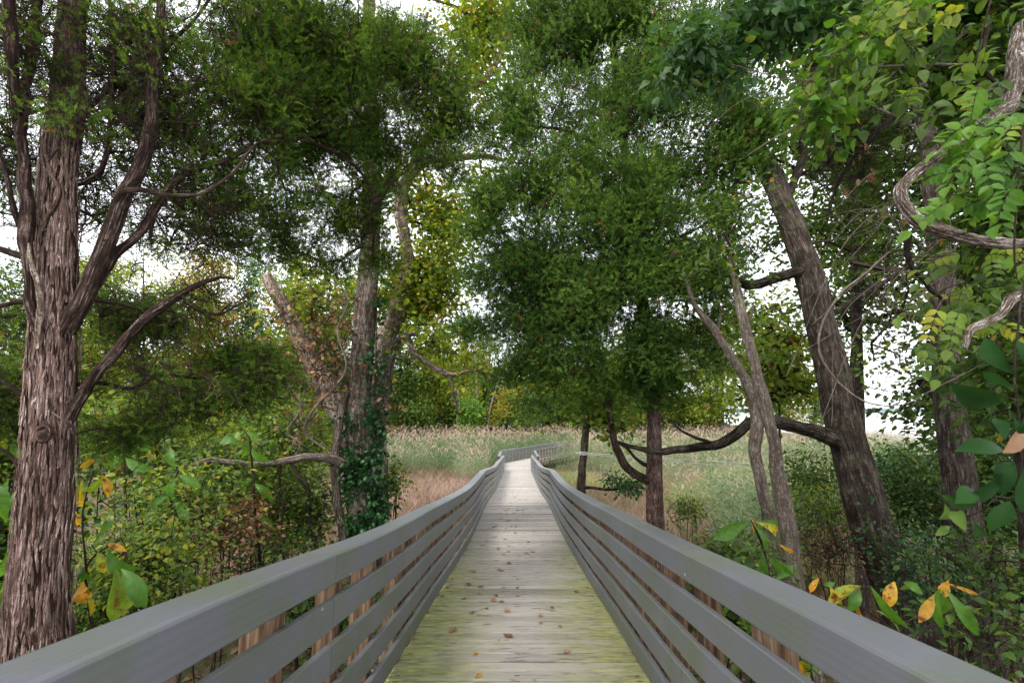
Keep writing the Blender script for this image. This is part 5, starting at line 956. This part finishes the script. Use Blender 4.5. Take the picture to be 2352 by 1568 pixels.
# ------------------------------------------------------------------ marsh: reeds and grasses (stuff)
def blade_tmpl(seed, stalk_h, nl, leaf_l, leaf_w, plume, seg=3):
    r = np.random.default_rng(seed); V = []; T = []; A = []
    def ribbon(pts, w, a):
        k0 = len(V); n = len(pts); ang = r.uniform(0, 3.14); sd = np.array((math.cos(ang), math.sin(ang), 0))
        for i, p in enumerate(pts):
            ww = w * (1 - i / (n - 1)) ** .6 if i < n - 1 else 0.0008
            V.append(p - sd * ww / 2); V.append(p + sd * ww / 2); A.append(a); A.append(a)
        for i in range(n - 1):
            b = k0 + 2 * i; T.append((b, b + 1, b + 3)); T.append((b, b + 3, b + 2))
    lean = r.normal(size=2) * .06
    if stalk_h: ribbon([np.array((lean[0] * t * t, lean[1] * t * t, t)) * (1, 1, stalk_h) for t in (0, .5, 1)], .012, .35)
    for i in range(nl):
        h = stalk_h * r.uniform(.12, .9) if stalk_h else 0; a = r.uniform(0, 6.28); L = leaf_l * r.uniform(.7, 1.2); o = np.array((math.cos(a), math.sin(a), 0)); up = r.uniform(.5, 1.2) if stalk_h else r.uniform(1.2, 3)
        base = np.array((lean[0] * (h / max(stalk_h, .1)) ** 2, lean[1] * (h / max(stalk_h, .1)) ** 2, h)); pts = []
        for s in np.linspace(0, 1, seg + 1):
            pts.append(base + L * (o * s * .62 + np.array((0, 0, 1)) * (up * s * .45 - .55 * s * s * (1 if stalk_h else .6))))
        ribbon(pts, leaf_w, r.uniform(0, .5) if r.random() > .25 else r.uniform(.5, .8))
    if plume:
        top = np.array((lean[0], lean[1], stalk_h)); dr = unit(r.normal(size=3) * (1, 1, 0))
        for i in range(13):
            h = top + (0, 0, .016 * i) + dr * .010 * i * i * .15; e = h + np.array((*(r.normal(size=2) * .05 + dr[:2] * .09), r.uniform(-.02, .09))); ribbon([h, (h + e) / 2 + (0, 0, .02), e], .028, r.uniform(.82, .98))
    return np.array(V), np.array(T), np.array(A)
def scatter_plants(name, tmpls, x, y, s, mat, tj=.1, tshift=0., label=None):
    acc = Acc(); n = len(x); z = ground_z(x, y); g = rng.integers(0, len(tmpls), n); rot = rng.uniform(0, 6.28, n)
    tn = (vnoise(x * .35, y * .35, 21) - .5) * .4 + (vnoise(x * 1.3, y * 1.3, 22) - .5) * .35
    for k, (TV, TT, TA) in enumerate(tmpls):
        m = np.where(g == k)[0]
        if len(m) == 0: continue
        c, sn = np.cos(rot[m])[:, None], np.sin(rot[m])[:, None]; ss = s[m][:, None]
        X = (TV[None, :, 0] * c - TV[None, :, 1] * sn) * ss + x[m][:, None]; Y = (TV[None, :, 0] * sn + TV[None, :, 1] * c) * ss + y[m][:, None]; Z = TV[None, :, 2] * ss + z[m][:, None] - .02
        V = np.stack([X, Y, Z], -1).reshape(-1, 3); T = (TT[None] + (np.arange(len(m)) * len(TV))[:, None, None]).reshape(-1, 3)
        A = np.clip(TA[None] + tn[m][:, None] * (TA[None] < .85) + rng.normal(0, tj, (len(m), 1)) * (TA[None] < .85) + tshift, 0, 1).ravel()
        acc.add(V, T, A)
    o = acc.build(name, mat); return tag(o, kind='stuff')
def keep_off_walk(x, y, m=.35):
    a = np.abs(x - cxl(y)) > 1.08 + m
    # turned walk and landing
    far = (y > 32)
    t = np.stack([x + .8, y - 37], -1); d = np.array((.48, .875)); perp = t @ np.array((d[1], -d[0])); along = t @ d
    inw = (perp > -.6) & (perp < 3.0) & (along > -1) & (along < 20)
    land = (y > 32) & (y < 38.5) & (x > -1.4) & (x < 2.4)
    return a & ~(far & inw) & ~land | (far & ~inw & ~land)
REEDS = [blade_tmpl(i, rng.uniform(1.9, 2.6), 10, .62, .035, True) for i in range(5)] + [blade_tmpl(20 + i, rng.uniform(1.7, 2.5), 11, .6, .035, False) for i in range(7)]
GREENREED = [blade_tmpl(40 + i, rng.uniform(1.5, 2.3), 12, .7, .05, False) for i in range(6)]
TUFT = [blade_tmpl(60 + i, 0, 16, .75, .02, False, 3) for i in range(6)]
LIME = [blade_tmpl(80 + i, 0, 12, 1.2, .026, False, 3) for i in range(6)]
def rect(n, x0, x1, y0, y1, p=1.): 
    y = y0 + (y1 - y0) * rng.random(n) ** p; x = rng.uniform(x0, x1, n); return x, y
x, y = rect(12000, -30, 8, 37, 62); m = keep_off_walk(x, y) ; x, y = x[m], y[m]
x2, y2 = rect(5200, -18, -1.5, 26, 38); m = vnoise(x2 * .4, y2 * .4, 91) * 12 + 25 < y2; m &= (y2 < 32) | (x2 < -1.6); x2, y2 = x2[m], y2[m]
scatter_plants('reeds', REEDS, np.concatenate([x, x2]), np.concatenate([y, y2]), np.concatenate([rng.uniform(.85, 1.22, len(x)), rng.uniform(.55, .95, len(x2))]), M['reed'])
x, y = rect(19000, 6, 62, 17, 66, .8); m = keep_off_walk(x, y, .6) & (x > .10 * y + 1) & ((y > 26) | (x > .34 * y)) & (x < 26 + .4 * y); x, y = x[m], y[m]
scatter_plants('reeds', REEDS, x, y, np.where(y > 34, 1.0, .74) * rng.uniform(.8, 1.2, len(x)), M['reed'], tshift=.03)
x, y = rect(8500, 3.0, 26, 9.5, 26, .85); m = (x > .40 * y + .3) & (vnoise(x * .35, y * .35, 31) > .33); x, y = x[m], y[m]
scatter_plants('reeds', GREENREED, x, y, rng.uniform(.5, .98, len(x)) * np.interp(y, [9.5, 13, 26], [.6, .9, 1.1]), M['reed'], tshift=-.02)
x, y = rect(5200, 1.6, 9, 6.8, 12.5); x2, y2 = rect(2600, -7, -1.6, 8.5, 13); x = np.concatenate([x, x2]); y = np.concatenate([y, y2]); m = vnoise(x * .8, y * .8, 33) > .35; x, y = x[m], y[m]
scatter_plants('brown_grass', TUFT, x, y, rng.uniform(.3, .62, len(x)), M['litter'], .2, .15)
x, y = rect(9000, -14, -1.5, 12.5, 36); m = keep_off_walk(x, y); x, y = x[m], y[m]
scatter_plants('marsh_grass', TUFT, x, y, rng.uniform(.8, 1.35, len(x)) * np.interp(y, [12, 16, 36], [.6, .95, 1.15]), M['marsh'], .16, .08)
x, y = rect(12000, 1.5, 16, 10.5, 34, .85); m = keep_off_walk(x, y); x, y = x[m], y[m]
g = vnoise(x * .5, y * .35, 44) - .12 * (x > 5) + .06 * (x < 4)
scatter_plants('marsh_grass', TUFT, x[g < .56], y[g < .56], rng.uniform(.7, 1.2, (g < .56).sum()) * .9, M['marsh'], .16, 0.)
scatter_plants('marsh_grass', LIME, x[g >= .56], y[g >= .56], rng.uniform(.7, 1.1, (g >= .56).sum()), M['lime_grass'], .2)
# woodland floor litter and ground cover
def soup(name, tm, n, region, size, mat, zoff=(.0, .06), upr=.6, dense=None):
    x, y = region(n); z = ground_z(x, y) + rng.uniform(*zoff, len(x)); N = len(x); acc = Acc()
    dv = unit(np.stack([rng.normal(size=N), rng.normal(size=N), rng.normal(size=N) * .25], -1)); up = unit(rng.normal(size=(N, 3)) * upr + (0, 0, 1)); g = rng.integers(0, len(tm), N); s = size * rng.uniform(.6, 1.3, N); t = np.clip(rng.normal(.45, .22, N), 0, 1)
    pos = np.stack([x, y, z], -1)
    for k, q in enumerate(tm): mm = g == k; scatter(acc, q, pos[mm], dv[mm], up[mm], s[mm], t[mm])
    return tag(acc.build(name, mat), kind='stuff')
def wood_region(n):
    y = 2.2 + 12 * rng.random(n) ** .9; x = np.where(rng.random(n) < .5, -1, 1) * (1.0 + rng.random(n) * (2.5 + y * 1.15)); m = vnoise(x * .6, y * .6, 51) > .18; return x[m], y[m]
soup('leaf_litter', [LOBED, OVATE], 26000, wood_region, .09, M['litter'])
def cover_region(n):
    x, y = wood_region(n); m = (vnoise(x * .9, y * .9, 71) > np.where(x > 0, .62, .42)); return x[m], y[m]
soup('ground_cover', [OVATE, HEART], 26000, cover_region, .055, M['ivy_leaf'], (.03, .38), .8)

# ------------------------------------------------------------------ shrubs and thickets
def shrub(label, u, v, Y, ru, rv, rY, n, per, size, tm, leaf, tb=(.45, .18), rad=.12, name='shrub', flat=True, twigs=120, group=None, extra=(), stems=5, cat='shrub', ldroop=.4, mat='dark_twig'):
    c = U(u, v, Y); gz = float(ground_z(c[0], c[1])); st = []
    for k in range(stems):
        a = rng.uniform(0, 6.28); b0 = np.array((c[0] + .12 * math.cos(a), c[1] + .12 * math.sin(a), gz - .05)); t0 = c + np.array((PX(ru, Y) * .5 * math.cos(a), rY * .5 * math.sin(a), PX(rv, Y) * rng.uniform(-.3, .5)))
        mid = (b0 + t0) / 2 + rng.normal(size=3) * .08; r0 = rng.uniform(.008, .016); st.append((np.array([b0, mid, t0]), [r0, r0 * .8, r0 * .45]))
    root = thing(name, label, cat, (c[0], c[1], gz), group); base = np.array((c[0], c[1], gz)); acc = Acc(); nodes = []
    for P, r in st:
        V, T, uv, A = tube(P, r, 6, seg=6); acc.add(V, T, .5, uv); nodes += list(catmull(P, 4)[4:])
    tg = sample_ell([(u, v, Y, ru, rv, rY, 1)] + list(extra), n); tg = tg[tg[:, 2] > gz + .05]
    arr, par, cnt, n0, tips = colonize(nodes, tg, .22, .16); branchwork(acc, arr, par, cnt, n0, .0025, .42, .012)
    if twigs: twigs_(acc, arr, n0, twigs)
    acc.build('stem', M[mat], root, base)
    f = Acc(); foliage(f, arr[tips], c, per, rad, size, tm, .3, flat, tb, ldroop); f.build('foliage', M[leaf], root, base); return root
def twigs_(acc, arr, n0, k): twigs(acc, arr, n0, k, .3, .0018)
O, Hh, Ln, Lb = OVATE, HEART, LANCE, LOBED
shrub('honeysuckle bush of tiny pale leaves just above the left cap rail', 330, 1300, 3.4, 130, 100, .5, 220, 18, .036, [O], 'green_leaf', (.66, .15), .08)
shrub('pale small-leaved bush behind the drooping pawpaw leaves, beside the cedar trunk', 230, 1420, 3.3, 90, 90, .35, 120, 20, .032, [O], 'green_leaf', (.55, .15), .08)
shrub('mid-green bush in the left thicket halfway between cedar trunk and crooked vine', 400, 1160, 5.0, 130, 110, .8, 170, 14, .065, [O, Ln], 'green_leaf', (.62, .2), .13)
shrub('reddish-leaved bush low in the left thicket beside the pale honeysuckle', 520, 1210, 5.2, 80, 60, .5, 90, 12, .05, [O], 'brown_leaf', (.25, .2), .12)
shrub('tall bright green bush behind the bare silvery dead branch', 600, 1120, 8.3, 130, 90, 1.0, 260, 20, .075, [O], 'green_leaf', (.66, .18), .18)
shrub('dark tangled bush below the silvery dead branch', 690, 1180, 7.9, 80, 90, .7, 150, 16, .07, [O, Hh], 'green_leaf', (.36, .2), .16)
shrub('dark green bush with bare stems low beside the left railing', 600, 1290, 5.6, 110, 70, .6, 80, 12, .05, [O], 'green_leaf', (.35, .2), .12, twigs=300)
shrub('yellowish bush behind the cedar trunk at the far left', 20, 1000, 5.0, 110, 130, .8, 220, 18, .07, [O], 'green_leaf', (.6, .2), .16)
shrub('dark leafy thicket at the far left edge behind the cedar trunk', 10, 1260, 4.6, 90, 150, .7, 240, 18, .07, [O, Hh], 'green_leaf', (.3, .18), .15)
shrub('yellow-green bush seen under the lower cedar limb', 330, 1000, 7.0, 150, 80, 1, 260, 20, .08, [O, Lb], 'green_leaf', (.7, .16), .2)
shrub('loose bush with turning yellow leaves left of the leaning broken stem', 520, 970, 11., 110, 70, 1.2, 220, 18, .11, [Lb, O], 'oak_leaf', (.55, .2), .25)
shrub('olive bush between the broken stem and the grey old tree', 700, 1000, 10.5, 90, 90, 1.2, 220, 18, .10, [Lb, O], 'oak_leaf', (.4, .2), .25)
shrub('low green bush standing in the marsh grass between the slim trunks and the leaning tree', 1870, 1100, 11, 60, 50, .8, 120, 14, .09, [O], 'green_leaf', (.4, .2), .2)
shrub('low shrub in the tan marsh grass right of the middle cedar trunk', 1580, 1170, 12, 34, 26, .5, 50, 12, .08, [O], 'green_leaf', (.6, .2), .16)
shrub('small green bush at the foot of the ivy trunk beside the left railing', 905, 1110, 8.6, 26, 50, .4, 40, 12, .07, [O], 'green_leaf', (.6, .2), .1, stems=3, twigs=30)
shrub('shaded bush behind the left posts, low above the creek', 730, 1400, 3.9, 110, 80, .4, 120, 14, .05, [Hh, O], 'green_leaf', (.3, .2), .1)
shrub('fresh green bush between the middle left bushes, under the lower cedar foliage', 480, 1080, 6.6, 120, 90, .9, 170, 14, .085, [O], 'green_leaf', (.6, .2), .17)
shrub('tall loose bush of small leaves behind the upright thin stem', 640, 1010, 9., 90, 80, .9, 180, 18, .08, [O], 'green_leaf', (.6, .2), .2)
# right side
shrub('dark leafy bush between the leaning trunk and the furrowed trunk', 2110, 1150, 6.4, 60, 100, .7, 150, 20, .055, [O], 'green_leaf', (.25, .18), .14)
shrub('dense small-leaved bush right of the leaning trunk, under the water view', 2060, 1085, 7.2, 80, 60, .6, 150, 20, .055, [O], 'ivy_leaf', (.6, .2), .14)
shrub('dark bush against the base of the leaning trunk', 2110, 1300, 5.2, 70, 110, .5, 90, 14, .045, [O], 'ivy_leaf', (.5, .2), .12)
shrub('shaded bush at the lower right corner below the glossy vine', 2310, 1330, 3.6, 90, 120, .5, 80, 10, .05, [O, Hh], 'green_leaf', (.25, .18), .12)
shrub('low leafy bush in the bottom right corner', 2330, 1500, 2.8, 90, 70, .4, 36, 9, .06, [O, Ln], 'green_leaf', (.3, .2), .12)
shrub('dim bush behind the furrowed trunk at the right', 2270, 1130, 6.8, 90, 130, .8, 300, 18, .07, [O], 'green_leaf', (.22, .15), .18)
shrub('low bush behind the drooping sapling, right of the railing', 1690, 1300, 5.0, 80, 60, .5, 120, 14, .05, [O], 'green_leaf', (.4, .2), .12)
shrub('bush of big soft leaves seen through the gaps of the right railing', 1680, 1420, 3.9, 60, 55, .4, 45, 10, .11, [O], 'green_leaf', (.4, .15), .12)
shrub('bare twiggy bush between the slim trunks and the leaning tree', 1900, 1270, 6.0, 80, 60, .5, 70, 7, .05, [Ln], 'brown_leaf', (.4, .2), .15, twigs=500)
shrub('ferny green bush beyond the low bough, right of the slim trunks', 1880, 1180, 8.5, 100, 60, .8, 160, 16, .08, [Ln], 'green_leaf', (.5, .2), .2)
shrub('yellow leaf cluster under the right railing near the camera', 1848, 1530, 2.25, 22, 22, .06, 7, 3, .09, [O], 'pawpaw_leaf', (.78, .06), .04, twigs=6, stems=2)

# ------------------------------------------------------------------ woods beyond the marsh, tree by tree
bgc = 0
def bgtree(label, u, vt, vb, Y, hw, leaf, tb, cat='tree', name='tree', tw=8, size=.34, n=None, bark='oak_bark', group=None, tmpl=None, trunk_lean=0, crown_from=.1, trunks=1):
    global bgc; bgc += 1
    H = vb - vt; root_px = [(u, vb + 60, Y, tw), (u + trunk_lean * .3, vb - H * .2, Y, tw * .8), (u + trunk_lean, vt + H * .3, Y, tw * .5), (u + trunk_lean * 1.2, vt + H * .05, Y, tw * .2)]
    vc = vt + (vb - vt) * (1 - crown_from) / 2; rv = (vb - vt) * (1 - crown_from) / 2
    ell = []
    k = 7
    for i in range(k):
        t = (i + .5) / k; w = hw * (1 - .75 * abs(t - .6) ** 1.5 * 1.6); ell.append((u + rng.normal() * hw * .3, vt + (vb - vt) * (1 - crown_from) * t, Y + rng.normal() * .8, max(.3 * hw, w * rng.uniform(.6, .95)), rv / k * 1.6, PX(hw, Y) * .7, 1))
    area = PX(hw * 2, Y) * PX(rv * 2, Y); nt = n or int(min(460, 26 + area * 3.2))
    return tree(name, label, cat, [dict(px=root_px, n=8, seg=4, **{'from': .3})], bark, dict(ell=ell, n=nt, per=26 if Y > 30 else 15, rad=.7 if Y > 30 else .45, size=size, tm=tmpl or [OVATE_LO, OVATE_LO], leaf=leaf, flat=True, step=1.0, rtip=.02, rexp=.4, rmax=.15, tb=tb, ldroop=.3), group=group)
G = 'woods beyond the marsh'
bl = [
 ('pale yellow-green crown at the far left behind the cedar, highest of the far woods', 330, 545, 960, 46, 110, 'oak_leaf', (.6, .1)),
 ('faded orange-brown crown behind the cedar limb in the far woods', 480, 590, 940, 52, 90, 'oak_leaf', (.86, .06)),
 ('grey-green crown left of the leaning broken stem in the far woods', 570, 600, 960, 56, 80, 'bluegreen_leaf', (.5, .12)),
 ('tall yellow-green crown behind the leaning broken stem', 690, 590, 980, 50, 90, 'oak_leaf', (.45, .12)),
 ('dark evergreen behind the twiggy vines, left of the grey old tree', 600, 850, 985, 44, 60, 'cedar_blue', (.4, .12)),
 ('green crown just left of the grey old tree in the far woods', 770, 640, 1000, 54, 80, 'green_leaf', (.5, .12)),
 ('rounded green crown just right of the ivy trunk in the far woods', 920, 690, 1000, 58, 80, 'green_leaf', (.55, .12)),
 ('dark conical evergreen right of the ivy trunk at the reed edge', 945, 890, 1000, 62, 45, 'cedar_blue', (.5, .12)),
 ('yellow-topped crown above the reeds, under the curved oak bough', 1010, 730, 980, 60, 60, 'oak_leaf', (.5, .14)),
 ('dark evergreen mass in the middle of the far woods', 1060, 850, 1000, 68, 60, 'cedar', (.35, .1)),
 ('small bright yellow-green tree standing at the reed edge', 1076, 918, 1000, 57, 24, 'bright_leaf', (.55, .12)),
 ('tall dark crown behind the small bright tree', 1110, 740, 1000, 74, 80, 'green_leaf', (.28, .1)),
 ('rusty tinged small tree at the reed edge, right of the small bright one', 1165, 900, 1000, 62, 34, 'oak_leaf', (.82, .1)),
 ('blue-green evergreen bush at the right end of the reed edge', 1210, 905, 1000, 60, 42, 'bluegreen_leaf', (.4, .12)),
 ('dark crown right of the walk behind the small oak', 1280, 720, 1000, 72, 90, 'green_leaf', (.3, .1)),
 ('olive crown seen between small oak and middle cedar', 1410, 760, 1000, 72, 80, 'oak_leaf', (.3, .12)),
 ('yellowing crown behind the middle cedar trunk', 1560, 740, 1000, 70, 80, 'oak_leaf', (.5, .12)),
 ('yellow-green crown beyond the marsh behind the two slim trunks', 1660, 740, 985, 66, 70, 'oak_leaf', (.5, .14)),
 ('orange-tinged crown at the right end of the far woods', 1790, 800, 985, 70, 50, 'oak_leaf', (.8, .1)),
 ('low grey-green crown tapering to the water at the right', 1870, 900, 985, 74, 46, 'green_leaf', (.6, .14)),
 ('dark green crown at the far left edge of the far woods', 60, 620, 960, 44, 120, 'green_leaf', (.4, .14)),
 ('green crown between cedar trunk and its leaning limb, far off', 210, 600, 960, 50, 100, 'oak_leaf', (.35, .12)),
 ('low dark evergreen at the foot of the left far woods', 430, 880, 990, 42, 70, 'cedar_blue', (.4, .12)),
 ('low green bushy tree at the foot of the woods behind the dead branch', 720, 900, 1000, 46, 60, 'green_leaf', (.45, .12)),
 ('broad low green tree left of the ivy trunk beyond the marsh', 830, 860, 1000, 52, 60, 'green_leaf', (.4, .12))]
for (lab, u, vt, vb, Y, hw, leaf, tb) in bl:
    bgtree(lab, u, vt, vb, Y, hw, leaf, tb, group=G, size=.30 if Y < 50 else .36, cat='evergreen' if 'evergreen' in lab else 'tree', name='evergreen_tree' if 'evergreen' in lab else 'tree')
for lab, pts in (('leaning pale bare trunk in front of the dark far woods', [(1118, 1010, 59, 5), (1124, 950, 59, 4.5), (1136, 900, 59, 4), (1150, 860, 59, 3)]),
                 ('straight pale bare trunk left of the leaning pale one', [(1096, 1010, 60, 5), (1096, 940, 60, 4.5), (1094, 860, 60, 4), (1092, 800, 60, 3)]),
                 ('thin white dead stem beside the small bright tree', [(1052, 1010, 56, 3), (1050, 960, 56, 3), (1056, 930, 56, 2), (1050, 895, 56, 1.5)])):
    tree('bare_tree', lab, 'tree', [dict(px=pts, n=6, seg=4)], 'pale_bark', dict(ell=[(pts[-1][0], pts[-1][1] + 10, pts[-1][2], 20, 30, 1.5)], n=14, per=1, rad=.1, size=.1, tm=[OVATE_LO], leaf='brown_leaf', flat=True, rtip=.02, rexp=.4, rmax=.06, twigs=20, tl=1, twigmat='pale_twig', step=.8))
# the unbroken wood behind those trees
N_ = 90000; xx = rng.uniform(-130, 34, N_); yy_ = 68 + 22 * rng.random(N_)
top = (6.0 + 7.0 * vnoise(xx * .11, yy_ * .08, 81) + 2.5 * vnoise(xx * .5, yy_ * .4, 82)) * np.interp(xx, [-130, -25, 0, 34], [1.35, 1.1, .95, .55])
zz = MARSH + 1.5 + top * rng.random(N_) ** .8; acc = Acc()
scatter(acc, OVATE_LO, np.stack([xx, yy_, zz], -1), unit(rng.normal(size=(N_, 3))), unit(rng.normal(size=(N_, 3)) + (0, -.6, .6)), rng.uniform(.5, .95, N_), np.clip(.25 + .75 * (vnoise(xx * .16, yy_ * .2, 83) - .25) + rng.normal(0, .1, N_), 0, .95))
tag(acc.build('woods', M['wood_far']), kind='stuff')
# nearer woods to the right of the marsh
bgtree('leafy oak standing behind the two slim trunks with low spreading yellow-green crown', 1790, 700, 950, 13., 120, 'oak_leaf', (.42, .14), tw=6, size=.15, n=190, tmpl=[LOBED])
bgtree('loose-leaved tree between the middle cedar and the leaning trunk, sky behind', 1735, 700, 960, 15., 110, 'oak_leaf', (.32, .14), tw=5, size=.16, n=220, tmpl=[LOBED], trunk_lean=-40)
bgtree('dark tree crown high behind the leaning trunk', 1960, 300, 820, 12., 160, 'green_leaf', (.35, .14), tw=18, size=.15, n=380, tmpl=[LOBED, OVATE])
bgtree('dark tree behind the furrowed trunk at the right edge', 2280, 500, 1100, 10., 130, 'green_leaf', (.28, .14), tw=30, size=.14, n=620, tmpl=[OVATE], bark='oak_bark')
bgtree('tall shaded crown behind the upper right leaves', 1960, -60, 420, 9.5, 260, 'green_leaf', (.38, .14), tw=24, size=.12, n=650, tmpl=[LOBED, OVATE])
